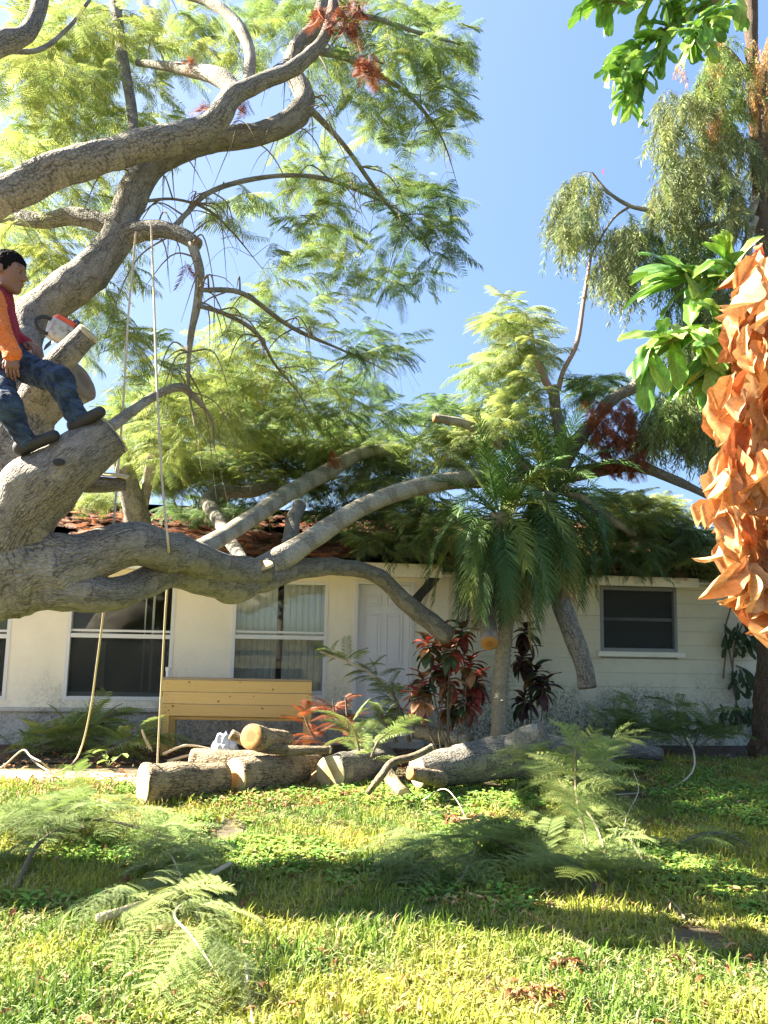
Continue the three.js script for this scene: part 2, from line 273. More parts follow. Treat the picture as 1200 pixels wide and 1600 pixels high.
  for (const [ya, yb] of [[0.855, 0.935], [0.46, 0.81], [0.07, 0.40]]) for (const [xa, xb] of [[0.13, 0.45], [0.55, 0.87]]) {
    const X0 = D[0] + xa * dw, X1 = D[0] + xb * dw, Y0 = D[2] + ya * dh, Y1 = D[2] + yb * dh;
    part('panel_moulding', mergeGeometries([boxIn(X0, X1, Y0, Y0 + 0.018, -0.115, -0.102, 0.004), boxIn(X0, X1, Y1 - 0.018, Y1, -0.115, -0.102, 0.004), boxIn(X0, X0 + 0.018, Y0 + 0.018, Y1 - 0.018, -0.115, -0.102, 0.004), boxIn(X1 - 0.018, X1, Y0 + 0.018, Y1 - 0.018, -0.115, -0.102, 0.004)]), mDoor, door);
    part('panel', boxIn(X0 + 0.04, X1 - 0.04, Y0 + 0.04, Y1 - 0.04, -0.116, -0.104, 0.006), mDoor, door);
  }
  part('door_frame', mergeGeometries([boxIn(D[0] - 0.055, D[0] - 0.004, 0, D[3] + 0.05, -0.18, 0.015), boxIn(D[1] + 0.004, D[1] + 0.055, 0, D[3] + 0.05, -0.18, 0.015), boxIn(D[0] - 0.004, D[1] + 0.004, D[3] + 0.004, D[3] + 0.05, -0.18, 0.013)]), mTrim, house);
  part('doorstep', boxIn(D[0] - 0.15, D[1] + 0.15, -0.05, 0.095, -0.17, 0.35, 0.015), mBase, house);
  // eaves and roof
  const ov = 0.62, fb = 2.235, ft = 2.44, xe = S(1096, 900).x;
  part('soffit', boxIn(xl, S(690, 900).x, fb + 0.02, fb + 0.05, 0.002, ov - 0.03), mFascia, house);
  part('soffit', boxIn(S(860, 900).x, xr - 0.1, fb + 0.03, fb + 0.06, 0.002, ov - 0.25), mFascia, house);
  part('fascia', boxIn(xl, wl(692, 890, ov).x, fb, ft, ov - 0.03, ov, 0.006), mFascia, house, 'cream fascia board along the front eave');
  part('fascia', boxIn(wl(905, 900, ov - 0.22).x, wl(1092, 900, ov - 0.22).x, fb - 0.02, fb + 0.115, ov - 0.25, ov - 0.22, 0.006), mFascia, house, 'narrow broken fascia board above the dark window');
  const roofT = tex(512, 512, (u, v) => { const row = Math.floor(v * 14), c = Math.floor(u * 12 + (row % 2) * 0.5), n = fbm(u * 40, v * 40, 3, 3, 40), t = 0.6 + 0.5 * hash3(c % 12, row, 3); const e = (v * 14) % 1; return [0.17 * t, 0.125 * t, 0.10 * t].map(q => q * (0.6 + 0.7 * n) * (e < 0.08 ? 0.5 : 1)); });
  const roofShape = (xa, xb) => { // slab sloping back from the eave, ridge and rear slope
    const z0 = ov + 0.06, y0 = ft + 0.005, zr = -4.3, yr = 3.72, t = 0.09, s = new THREE.Shape([[z0, y0], [zr, yr], [zr - 4.9, y0], [zr - 4.9, y0 - t], [zr, yr - t], [z0, y0 - t + 0.05]].map(q => new THREE.Vector2(...q)));
    const g = new THREE.ExtrudeGeometry(s, { depth: xb - xa, bevelEnabled: false }); g.applyMatrix4(new THREE.Matrix4().makeBasis(V(0, 0, 1), V(0, 1, 0), V(1, 0, 0))); g.translate(xa, 0, 0);
    const p = g.attributes.position, uv = g.attributes.uv; for (let i = 0; i < p.count; i++) uv.setXY(i, p.getX(i) / 2, p.getZ(i) / 2); return g;
  };
  part('roof', roofShape(xl, xr + 0.25), std({ map: roofT, bumpMap: roofT, bumpScale: 0.02 }), house);
  part('wall', boxIn(xr - 0.2, xr, -0.1, top, -8.3, -0.205), mWall, house); part('wall', boxIn(xl, xr, -0.1, top, -8.5, -8.305), mWall, house);
  const gb = new THREE.Shape([[0.0, top], [-4.3, 3.6], [-8.3, top]].map(q => new THREE.Vector2(...q))), gg = new THREE.ExtrudeGeometry(gb, { depth: 0.15, bevelEnabled: false }); gg.applyMatrix4(new THREE.Matrix4().makeBasis(V(0, 0, 1), V(0, 1, 0), V(1, 0, 0))); gg.translate(xr - 0.16, 0.004, 0); part('gable', gg, mWall, house);
  // torn soffit and flashing beside the door
  const fl = (pts, wd, mat, lab) => { const pos = [], idx = []; pts.forEach(([x, y, o], i) => { const a = wl(x, y, o), b = wl(x + wd, y + 4, o - 0.05); pos.push(a.x, a.y, a.z, b.x, b.y, b.z); if (i) { const k = i * 2; idx.push(k - 2, k - 1, k, k, k - 1, k + 1); } }); part('torn_flashing', geoOf(pos, idx), mat, house, lab); };
  fl([[672, 900, 0.5], [660, 915, 0.52], [646, 930, 0.5], [638, 944, 0.4]], 16, mDark, 'torn black flashing hanging from the eave');
  fl([[676, 903, 0.45], [666, 925, 0.42], [658, 948, 0.35]], 5, mFascia, 'thin bent trim strip hanging from the eave');
  part('beam', boxIn(S(640, 900).x, S(900, 900).x, 2.1, 2.2, -0.4, -0.21), mDark, house);
}

// ------------------------------------------------------------------ leaves
// feathery compound leaf: runs along +x, droops in -y, pinnae spread in z
function pinnate({ len = 0.27, pairs = 15, pin = 0.058, wid = 0.0078, droop = 0.35, sag = 0.3, seed = 1 } = {}) {
  const R = rng(seed), pos = [], idx = []; const at = t => V(len * t * (1 - 0.18 * droop * t), -droop * len * t * t, 0);
  const quad = (a, b, c, d) => { const k = pos.length / 3; for (const v of [a, b, c, d]) pos.push(v.x, v.y, v.z); idx.push(k, k + 1, k + 2, k + 1, k + 3, k + 2); };
  for (let i = 0; i < 4; i++) { const a = at(i / 4), b = at((i + 1) / 4), w = 0.0022 * (1 - i / 6); quad(V(a.x, a.y, -w), V(a.x, a.y, w), V(b.x, b.y, -w * 0.8), V(b.x, b.y, w * 0.8)); }
  for (let i = 0; i < pairs; i++) for (const s of [-1, 1]) {
    const t = 0.16 + 0.84 * (i + 0.3 * R()) / pairs, b = at(t), l = pin * (0.45 + 1.0 * Math.sin(PI * (0.18 + 0.72 * t))) * (0.85 + 0.3 * R()), f = 0.42 + 0.2 * R(), sg = sag * (0.7 + 0.6 * R());
    const d = V(f, -0.1, s).normalize(), w = wid * (0.8 + 0.4 * R()), m = b.clone().addScaledVector(d, l * 0.5).add(V(0, -sg * l * 0.18, 0)), e = b.clone().addScaledVector(d, l * 0.95).add(V(0, -sg * l * 0.75, 0)), o = V(w, 0, 0);
    const k = pos.length / 3; for (const v of [b.clone().addScaledVector(o, -0.25), b.clone().addScaledVector(o, 0.25), m.clone().addScaledVector(o, -0.55), m.clone().addScaledVector(o, 0.55), e]) pos.push(v.x, v.y, v.z);
    idx.push(k, k + 1, k + 2, k + 1, k + 3, k + 2, k + 2, k + 3, k + 4);
  }
  return geoOf(pos, idx);
}
const leafGeo = [pinnate({ seed: 1 }), pinnate({ seed: 2, droop: 0.6, sag: 0.5, len: 0.24 }), pinnate({ seed: 3, droop: 0.15, sag: 0.7, pairs: 16, len: 0.30 })];
const fineLeaf = [1, 2, 3].map(k => pinnate({ seed: 10 + k, len: 0.42, pairs: 18, pin: 0.095, wid: 0.0095, droop: 0.2 + 0.15 * k, sag: 0.25 * k }));
// the same leaf seen from near: every pinna a comb of leaflets
function bipinnate({ len = 0.46, pairs = 12, pin = 0.105, nl = 13, droop = 0.35, sag = 0.4, seed = 1 } = {}) {
  const R = rng(seed), pos = [], idx = [], at = t => V(len * t * (1 - 0.18 * droop * t), -droop * len * t * t, 0.03 * len * Math.sin(t * 3 + seed));
  const tri = (...v) => { const k = pos.length / 3; for (const q of v) pos.push(q.x, q.y, q.z); idx.push(k, k + 1, k + 2); };
  for (let i = 0; i < 6; i++) { const a = at(i / 6), b = at((i + 1) / 6), w = V(0, 0, 0.0024 * (1 - i / 8)); tri(a.clone().sub(w), a.clone().add(w), b); tri(a.clone().add(w), b.clone().add(w), b.clone().sub(w)); }
  for (let i = 0; i < pairs; i++) for (const s of [-1, 1]) {
    const t = 0.14 + 0.86 * (i + 0.4 * R()) / pairs, b = at(t), l = pin * (0.45 + 0.85 * Math.sin(PI * (0.2 + 0.66 * t))) * (0.8 + 0.35 * R()), d = V(0.35 + 0.3 * R(), (R() - 0.6) * 0.3, s).normalize(), sg = sag * (0.5 + R()), c = u => b.clone().addScaledVector(d, l * u).add(V(0, -sg * l * u * u, 0)), o = V(d.z, 0, -d.x).multiplyScalar(s);
    tri(b.clone().addScaledVector(o, 0.0012), b.clone().addScaledVector(o, -0.0012), c(1));
    for (let j = 1; j <= nl; j++) for (const e of [-1, 1]) { const u = j / nl, p = c(u), ll = 0.0155 * (0.6 + 0.6 * Math.sin(PI * (0.12 + 0.76 * u))), q = p.clone().addScaledVector(o, e * ll).addScaledVector(d, ll * 0.5).add(V(0, 0.25 * ll, 0)), w = d.clone().multiplyScalar(0.0032); tri(p.clone().sub(w), p.clone().add(w), q.clone().add(w.multiplyScalar(0.3))); }
  }
  return geoOf(pos, idx);
}
const nearLeaf = [1, 2, 3].map(k => bipinnate({ seed: 30 + k, droop: 0.1 + 0.22 * k, sag: 0.2 * k }));
const mFeather = leafMat(1, 1, 1, 0.55);
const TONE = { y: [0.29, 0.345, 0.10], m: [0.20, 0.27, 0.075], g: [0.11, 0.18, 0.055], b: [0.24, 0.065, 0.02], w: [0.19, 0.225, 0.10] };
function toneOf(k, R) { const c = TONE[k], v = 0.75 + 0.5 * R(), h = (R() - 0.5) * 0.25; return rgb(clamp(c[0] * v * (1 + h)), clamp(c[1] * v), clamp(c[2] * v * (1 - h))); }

// twigs grown from the nearest wood towards scattered targets, leaves set along them
function grow(parent, nodes, clumps, { seed = 1, rMin = 0.004, leaf = 'feather', step: sp = 0.033, mult = 1.55, droop = 0.5, mat = mTwig, size = 1.1, from = 0.25 } = {}) {
  const R = rng(seed), targets = [];
  for (const [px, py, rx, ry, d, n, tone, dd = 0.9] of clumps) for (let i = 0; i < n * mult; i++) {
    let x, y, z; do { x = R() * 2 - 1; y = R() * 2 - 1; z = R() * 2 - 1; } while (x * x + y * y + z * z > 1);
    const p = P(px + x * rx, py + y * ry, d + z * dd); let best = 1e9; for (const q of nodes) best = Math.min(best, q.p.distanceToSquared(p)); targets.push({ p, tone, best });
  }
  targets.sort((a, b) => a.best - b.best); const tubes = [], items = [[], [], []];
  for (const { p, tone } of targets) {
    let best = 1e9, nb = null; for (const q of nodes) { const s = q.p.distanceToSquared(p) * (q.twig ? 1 : 1.15); if (s < best) { best = s; nb = q; } }
    const D = Math.sqrt(best), a = nb.p, mid = a.clone().lerp(p, 0.5).add(V((R() - 0.5) * 0.3 * D, 0.16 * D + (R() - 0.5) * 0.15 * D, (R() - 0.5) * 0.3 * D)), end = p.clone().add(V(0, -0.10 * D * droop, 0));
    const r0 = Math.min(nb.r * 0.7, rMin + 0.005 * D), pts = [{ p: a, r: r0 }, { p: mid, r: r0 * 0.7 + rMin * 0.2 }, { p: end, r: rMin * 0.5 }];
    tubes.push(tube(pts, { sides: 5, seg: Math.max(0.12, D / 9), amp: 0, cap: false }));
    const curve = new THREE.CatmullRomCurve3(pts.map(q => q.p)), n = Math.max(3, Math.round(D / 0.2)); for (let i = 1; i <= n; i++) nodes.push({ p: curve.getPoint(i / n), r: lerp(r0, rMin * 0.5, i / n), twig: 1 });
    const len = Math.min(D, 1.3), start = Math.max(from, 1 - len / D), m = Math.max(4, Math.round(len * (1 - Math.min(from, start) * 0.4) / sp));
    for (let i = 0; i < m; i++) {
      const t = start + (1 - start) * (i + R()) / m, c = curve.getPoint(t), T = curve.getTangent(t), side = i % 2 ? 1 : -1;
      let dir;
      if (leaf === 'feather') { dir = V(T.x, T.y * 0.5, T.z).normalize().multiplyScalar(0.55).add(V(-T.z, 0, T.x).normalize().multiplyScalar(side * (0.6 + 0.5 * R()))).add(V((R() - 0.5) * 0.7, 0.22 - droop * 0.9 * R(), (R() - 0.5) * 0.7)); }
      else dir = V((R() - 0.5) * 0.9 + T.x * 0.4, -0.9 - 0.5 * R(), (R() - 0.5) * 0.9 + T.z * 0.4);
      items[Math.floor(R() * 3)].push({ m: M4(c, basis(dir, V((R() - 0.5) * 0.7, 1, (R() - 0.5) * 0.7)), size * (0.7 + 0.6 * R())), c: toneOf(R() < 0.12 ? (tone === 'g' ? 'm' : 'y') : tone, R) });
    }
  }
  const tw = part('twigs', mergeGeometries(tubes), mat, parent); tw.userData.kind = 'stuff';
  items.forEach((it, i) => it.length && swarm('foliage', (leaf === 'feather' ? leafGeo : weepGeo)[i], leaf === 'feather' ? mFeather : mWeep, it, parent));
}
// hanging twig with narrow leaves, runs along +x (hung downwards)
function weeping(seed, len = 0.34, n = 26) {
  const R = rng(seed), pos = [], idx = []; let k;
  k = 0; pos.push(0, -0.0015, 0, 0, 0.0015, 0, len, 0, 0); idx.push(0, 1, 2);
  for (let i = 0; i < n; i++) {
    const t = (i + R()) / n, a = R() * 2 * PI, l = 0.065 + 0.03 * R(), w = 0.0055, d = V(0.75, Math.cos(a) * 0.75, Math.sin(a) * 0.75).normalize(), b = V(len * t, 0, 0), s = V(0, -Math.sin(a), Math.cos(a)), m = b.clone().addScaledVector(d, l * 0.5), e = b.clone().addScaledVector(d, l).add(V(0.012, 0, 0));
    k = pos.length / 3; for (const v of [b, m.clone().addScaledVector(s, w), m.clone().addScaledVector(s, -w), e]) pos.push(v.x, v.y, v.z); idx.push(k, k + 1, k + 2, k + 1, k + 3, k + 2);
  }
  return geoOf(pos, idx);
}
const weepGeo = [weeping(1), weeping(2, 0.42, 30), weeping(3, 0.28, 24)], mWeep = leafMat(1, 1, 1, 0.3);
function nodesOf(...limbs) { const out = []; for (const l of limbs) { const c = new THREE.CatmullRomCurve3(l.map(q => q.p), false, 'centripetal'), n = Math.ceil(c.getLength() / 0.15), K = l.length - 1; for (let i = 0; i <= n; i++) { const f = i / n * K, k = Math.min(K - 1, Math.floor(f)); out.push({ p: c.getPoint(i / n), r: lerp(l[k].r, l[k + 1].r, f - k) }); } } return out; }
const endCut = (l, mat, parent, atEnd = true, k = 1, label) => { const a = atEnd ? l[l.length - 1] : l[0], b = atEnd ? l[l.length - 2] : l[1]; return part('cut_face', sawn(a.p, a.p.clone().sub(b.p), a.r * k, Math.abs(a.p.x) * 3 + 1), mat, parent, label); };

// ------------------------------------------------------------------ the great fallen tree
{
  const base = V(-4.7, 0, -5.6), t = thing('shade_tree', 'huge grey-barked tree leaning over the lawn and roof, feathery leaves', 'tree', base);
  const trunk = [{ p: V(-4.7, -0.1, -5.6), r: 0.66 }, { p: V(-4.2, 0.7, -5.6), r: 0.55 }, ...L([-210, 960, 5.6, 225], [-90, 880, 5.6, 200], [10, 850, 5.55, 150])];
  const stand = L([-60, 900, 5.6, 160], [0, 832, 5.52, 140], [50, 779, 5.45, 115], [112, 723, 5.42, 94], [176, 679, 5.50, 70]);
  const limbBig = L([-60, 900, 5.6, 190], [30, 893, 5.6, 150], [90, 886, 5.6, 108], [150, 868, 5.65, 76], [205, 853, 5.75, 68], [255, 857, 6.0, 62], [310, 876, 6.4, 52], [365, 891, 6.9, 44], [415, 893, 7.3, 40]);
  const limbLow = L([-20, 905, 5.6, 120], [60, 908, 5.6, 100], [130, 924, 5.62, 62], [180, 927, 5.75, 52], [225, 912, 6.0, 46], [265, 893, 6.3, 50], [320, 900, 6.7, 56], [370, 913, 7.1, 56], [410, 904, 7.4, 44], [460, 890, 7.9, 32], [530, 886, 8.6, 26], [590, 900, 9.1, 26], [640, 946, 9.4, 28], [700, 995, 9.6, 28]);
  const limbOver = L([395, 893, 7.3, 34], [440, 872, 7.6, 40], [490, 840, 8.0, 33], [560, 795, 8.6, 29], [630, 767, 9.2, 28], [700, 752, 9.7, 28], [770, 748, 10.2, 28], [830, 745, 10.6, 28]);
  const limbUp = L([295, 866, 6.3, 30], [345, 840, 7.2, 28], [400, 805, 8.2, 27], [455, 768, 9.4, 27], [510, 738, 10.4, 26], [560, 710, 11.2, 21], [600, 704, 11.8, 20], [635, 706, 12.2, 12]);
  const limbKink = L([385, 885, 7.4, 20], [360, 845, 8.6, 21], [335, 800, 9.6, 23], [325, 783, 10.0, 23], [345, 768, 10.4, 20], [390, 768, 10.8, 20], [430, 758, 11.2, 14]);
  const limbFork = L([440, 878, 7.7, 22], [455, 835, 8.3, 24], [458, 812, 8.5, 24], [468, 790, 8.7, 22]);
  const main = L([-40, 860, 5.9, 170], [5, 730, 6.1, 120], [35, 640, 6.2, 98], [28, 560, 6.35, 82], [48, 502, 6.5, 68], [90, 466, 6.55, 64], [140, 424, 6.6, 61], [178, 382, 6.7, 58], [198, 330, 6.75, 54], [214, 288, 6.8, 49], [250, 250, 6.9, 46], [310, 222, 7.0, 44], [390, 212, 7.1, 40], [450, 190, 7.2, 40], [476, 155, 7.3, 36], [456, 108, 7.5, 30], [466, 72, 7.6, 30], [495, 40, 7.7, 24], [510, -30, 7.8, 20]);
  const front = L([-120, 350, 6.3, 66], [0, 308, 6.3, 62], [100, 262, 6.4, 57], [200, 232, 6.5, 52], [290, 214, 6.6, 46], [335, 190, 6.65, 42], [362, 152, 6.7, 36], [410, 128, 6.8, 30], [465, 102, 6.9, 26], [505, 60, 7.0, 20], [522, 0, 7.1, 18], [526, -50, 7.2, 16]);
  const left = L([-60, 330, 7.4, 24], [20, 338, 7.2, 26], [70, 345, 7.0, 27], [115, 338, 6.9, 30], [165, 350, 6.8, 34], [195, 362, 6.75, 36]);
  const stubR = L([200, 365, 6.7, 40], [245, 358, 6.6, 30], [280, 366, 6.55, 26], [308, 382, 6.5, 22]);
  const hang = L([300, 380, 6.5, 17], [312, 425, 6.5, 16], [309, 470, 6.55, 15], [299, 520, 6.6, 11], [294, 580, 6.7, 7], [300, 640, 6.8, 3], [320, 690, 7.0, 1]);
  const sweep = L([309, 453, 6.5, 8], [375, 457, 7, 9], [442, 503, 7.8, 8], [476, 522, 8.2, 7], [530, 545, 8.8, 4], [585, 570, 9.2, 2], [620, 590, 9.4, 1]);
  const sweep2 = L([311, 478, 6.5, 8], [350, 490, 7.0, 8], [400, 520, 7.6, 7], [430, 570, 8.2, 4], [470, 620, 9.0, 2], [490, 660, 9.3, 1]);
  const pale = L([370, 145, 6.75, 30], [345, 122, 6.9, 32], [310, 112, 7.1, 26], [270, 105, 7.3, 18], [215, 98, 7.6, 11]);
  const topA = L([388, 130, 6.9, 22], [390, 80, 7.1, 20], [368, 35, 7.3, 20], [325, 2, 7.5, 18], [240, -20, 7.8, 14]);
  const rise = L([215, 290, 6.9, 14], [205, 165, 7.4, 17], [192, 90, 7.6, 18], [178, -10, 7.8, 18]);
  const corner = L([-120, 130, 5.6, 44], [0, 68, 5.9, 40], [38, 55, 6.0, 32], [58, 22, 6.1, 28], [70, -40, 6.2, 26]);
  const arc = L([232, 372, 6.7, 12], [262, 362, 6.8, 10], [290, 335, 7.0, 9], [320, 305, 7.2, 9], [375, 284, 7.6, 9], [450, 274, 8.0, 8], [510, 280, 8.4, 8], [570, 303, 8.8, 5], [625, 330, 9.2, 2], [650, 352, 9.3, 1]);
  const arc2 = L([222, 315, 6.8, 6], [270, 311, 7.0, 5], [325, 328, 7.4, 5], [365, 365, 7.8, 3], [410, 420, 8.2, 1]);
  const cornerTwig = L([0, 80, 5.95, 9], [60, 78, 6.4, 9], [105, 45, 6.8, 8], [140, 0, 7.2, 6]);
  const rightA = L([470, 75, 7.6, 18], [540, 90, 8.0, 12], [600, 120, 8.4, 9], [650, 160, 8.8, 7], [690, 215, 9.0, 3], [715, 290, 9.1, 1]);
  const rightB = L([526, 20, 7.2, 12], [590, 30, 7.8, 10], [650, 50, 8.4, 7], [720, 70, 8.9, 4]);
  const rightC = L([475, 160, 7.3, 12], [540, 230, 8.0, 8], [590, 300, 8.5, 7], [640, 360, 8.9, 3], [680, 400, 9.1, 1]);
  const low = L([172, 668, 6.0, 20], [215, 636, 6.4, 16], [255, 612, 6.8, 14], [285, 606, 7.0, 14], [310, 628, 7.1, 9], [330, 655, 7.3, 5], [335, 700, 7.5, 2]);
  const wood = (n, l, mat = mBark, o = {}) => part(n, tube(l, { sides: 20, seg: 0.05, amp: 0.16, freq: 4.2, ...o }), mat, t);
  wood('trunk', trunk, mBark, { sides: 28, amp: 0.2 }); for (const l of [stand, limbBig, limbLow, main, front]) wood('limb', l, mBark, { sides: 26, amp: 0.3, freq: 4 });
  for (const l of [limbOver, limbUp]) wood('limb', l, mSmooth, { amp: 0.08 });
  for (const l of [limbKink, limbFork]) wood('limb', l, mBark, { sides: 14, amp: 0.2 });
  for (const l of [left, stubR, corner, rise]) wood('limb', l, mBark, { sides: 16, amp: 0.14 });
  for (const l of [pale, topA, hang]) wood('limb', l, mSmooth, { sides: 12 });
  for (const l of [sweep, sweep2, arc, arc2, cornerTwig, rightA, rightB, rightC, low]) wood('branch', l, mSmooth, { sides: 8, amp: 0.1, seg: 0.08 });
  // sawn stubs
  const stub1 = L([40, 640, 6.1, 50], [88, 572, 5.85, 46], [138, 521, 5.80, 38]), stub2 = L([35, 655, 6.2, 80], [85, 618, 6.15, 72], [128, 595, 6.1, 66]), flap = L([90, 752, 5.75, 40], [140, 757, 5.8, 30], [196, 757, 5.85, 22]);
  for (const l of [stub1, stub2]) wood('stub', l, mBark); wood('stub', flap, mBark, { amp: 0.3 });
  endCut(stub1, mCutPale, t, true, 1.0, 'fresh pale sawn end of the upper stub'); endCut(stub2, mCutOld, t, true, 1.02, 'weathered grey-brown sawn end of the thick stub'); endCut(stand, mCutPale, t, true, 1.01, 'pale sawn end of the limb under the boots');
  { const a = P(128, 738, 5.78), b = P(200, 748, 5.84), g = new THREE.BoxGeometry(a.distanceTo(b), 0.012, 0.10, 12, 1, 4), p = g.attributes.position; for (let i = 0; i < p.count; i++) p.setY(i, p.getY(i) + 0.02 * fbm(p.getX(i) * 12, p.getZ(i) * 14, 2, 2)); g.computeVertexNormals(); g.applyQuaternion(basis(b.clone().sub(a), V(0, 1, 0.35))); const c = a.clone().lerp(b, 0.5); g.translate(c.x, c.y, c.z); part('split_wood', g, mCutPale, t, 'torn pale wood where a branch split off'); }
  endCut(stubR, mCutOld, t); endCut(limbFork, mCutPale, t);
  { const s = L([182, 690, 9.4, 28], [198, 745, 9.6, 32], [212, 800, 9.8, 38], [216, 830, 9.9, 44]); wood('limb', s, mBark); const f = L([225, 790, 9.8, 14], [232, 745, 9.7, 18], [238, 712, 9.6, 18]); wood('stub', f, mSmooth, { sides: 12 }); endCut(f, mCutPale, t); part('scar', sawn(P(408, 884, 7.12), V(-0.25, 0.75, 0.6), 0.11, 4, 0.55), mCutPale, t, 'pale orange torn scar at the limb fork'); }
  { const k = P(92, 722, 5.18), g = new THREE.SphereGeometry(0.032, 14, 10); g.scale(1.2, 0.8, 0.35); g.applyQuaternion(new THREE.Quaternion().setFromUnitVectors(V(0, 0, 1), V(0.15, 0.25, 1).normalize())); g.translate(k.x, k.y, k.z); part('knot', g, std({ color: rgb(0.03, 0.026, 0.022) }), t); }
  { // thin bare hanging twigs in the open middle of the crown
    const R = rng(66), tw = [], hosts = nodesOf(hang, sweep, sweep2, arc, arc2, rightC, rightA, stubR, main.slice(9));
    for (let i = 0; i < 150; i++) { const h = hosts[Math.floor(R() * hosts.length)], l = 0.35 + 0.9 * R(), a = R() * 6.28, o = V(Math.cos(a) * 0.55, 0.15 - 0.75 * R(), Math.sin(a) * 0.55), m = h.p.clone().addScaledVector(o, l * 0.5).add(V(0, 0.1 * l, 0)), e = h.p.clone().addScaledVector(o, l).add(V((R() - 0.5) * 0.2, -0.35 * l, 0)); const r0 = Math.min(0.009, h.r * 0.6); tw.push(tube([{ p: h.p, r: r0 }, { p: m, r: r0 * 0.7 }, { p: e, r: 0.0015 }], { sides: 5, seg: 0.08, amp: 0, cap: false })); if (R() < 0.6) { const f = m.clone().add(V((R() - 0.5) * 0.5, -0.3 * R(), (R() - 0.5) * 0.5)); tw.push(tube([{ p: m, r: r0 * 0.5 }, { p: m.clone().lerp(f, 0.5).add(V(0, 0.05, 0)), r: r0 * 0.4 }, { p: f, r: 0.001 }], { sides: 4, seg: 0.08, amp: 0, cap: false })); } }
    part('bare_twigs', mergeGeometries(tw), mTwig, t).userData.kind = 'stuff';
  }
  const nodes = nodesOf(main.slice(5), front, left, stubR, hang, sweep, sweep2, pale, topA, rise, corner, arc, arc2, cornerTwig, rightA, rightB, rightC, low);
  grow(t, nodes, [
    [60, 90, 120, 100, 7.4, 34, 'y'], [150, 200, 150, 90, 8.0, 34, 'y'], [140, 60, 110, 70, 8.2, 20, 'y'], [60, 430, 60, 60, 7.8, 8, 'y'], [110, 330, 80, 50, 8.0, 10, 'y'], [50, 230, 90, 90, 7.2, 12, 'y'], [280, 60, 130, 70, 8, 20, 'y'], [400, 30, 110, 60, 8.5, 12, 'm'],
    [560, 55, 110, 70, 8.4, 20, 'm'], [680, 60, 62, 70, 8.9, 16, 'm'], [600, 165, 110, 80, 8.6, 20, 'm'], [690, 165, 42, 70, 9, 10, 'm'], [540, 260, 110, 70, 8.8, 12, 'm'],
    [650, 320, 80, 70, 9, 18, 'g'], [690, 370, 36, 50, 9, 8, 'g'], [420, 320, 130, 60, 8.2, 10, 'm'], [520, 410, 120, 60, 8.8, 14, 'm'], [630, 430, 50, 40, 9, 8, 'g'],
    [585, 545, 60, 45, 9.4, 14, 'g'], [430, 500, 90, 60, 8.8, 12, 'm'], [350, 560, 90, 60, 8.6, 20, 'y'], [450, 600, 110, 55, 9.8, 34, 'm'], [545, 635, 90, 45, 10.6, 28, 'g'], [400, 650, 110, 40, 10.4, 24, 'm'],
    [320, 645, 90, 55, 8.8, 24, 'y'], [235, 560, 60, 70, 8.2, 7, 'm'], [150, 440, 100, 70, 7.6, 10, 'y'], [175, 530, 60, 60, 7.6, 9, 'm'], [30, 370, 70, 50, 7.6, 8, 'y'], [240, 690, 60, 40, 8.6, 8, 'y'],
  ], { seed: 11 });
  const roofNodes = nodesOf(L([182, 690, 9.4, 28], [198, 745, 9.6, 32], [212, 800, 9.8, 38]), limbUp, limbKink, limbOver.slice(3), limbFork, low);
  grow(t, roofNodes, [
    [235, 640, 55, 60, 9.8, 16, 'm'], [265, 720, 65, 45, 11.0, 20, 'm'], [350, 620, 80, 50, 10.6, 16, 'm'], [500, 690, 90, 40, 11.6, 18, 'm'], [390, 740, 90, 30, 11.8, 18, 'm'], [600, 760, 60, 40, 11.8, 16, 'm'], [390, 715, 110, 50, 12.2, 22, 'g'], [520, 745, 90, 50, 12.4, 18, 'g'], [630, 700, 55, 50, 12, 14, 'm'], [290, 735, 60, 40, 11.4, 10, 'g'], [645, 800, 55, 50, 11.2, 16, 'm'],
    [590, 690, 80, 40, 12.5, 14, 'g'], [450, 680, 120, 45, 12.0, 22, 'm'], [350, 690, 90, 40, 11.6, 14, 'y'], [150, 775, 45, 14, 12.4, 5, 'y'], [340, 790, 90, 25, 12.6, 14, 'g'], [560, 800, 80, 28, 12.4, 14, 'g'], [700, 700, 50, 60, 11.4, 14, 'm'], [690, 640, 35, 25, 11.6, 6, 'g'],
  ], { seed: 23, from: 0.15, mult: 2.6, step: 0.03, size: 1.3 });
  // dead brown bunches high in the crown
  const R = rng(5), dead = []; for (const [px, py, d, n, s] of [[540, 50, 7.0, 46, 50], [575, 105, 7.1, 26, 24], [500, 20, 7.0, 12, 14], [300, 95, 7.1, 6, 10], [380, 165, 7.0, 6, 12], [325, 165, 7.0, 5, 10], [520, 720, 10.2, 8, 22], [290, 412, 6.6, 3, 6]]) for (let i = 0; i < n; i++) dead.push({ m: M4(P(px + (R() - 0.5) * s, py - s * 0.6 + (R() - 0.5) * s, d + (R() - 0.5) * 0.2), basis(V((R() - 0.5) * 0.5, -1, (R() - 0.5) * 0.5), V(R() - 0.5, 0, R() - 0.5)), 0.55 + 0.45 * R()), c: toneOf('b', R) });
  swarm('dead_foliage', leafGeo[1], mFeather, dead, t);
}

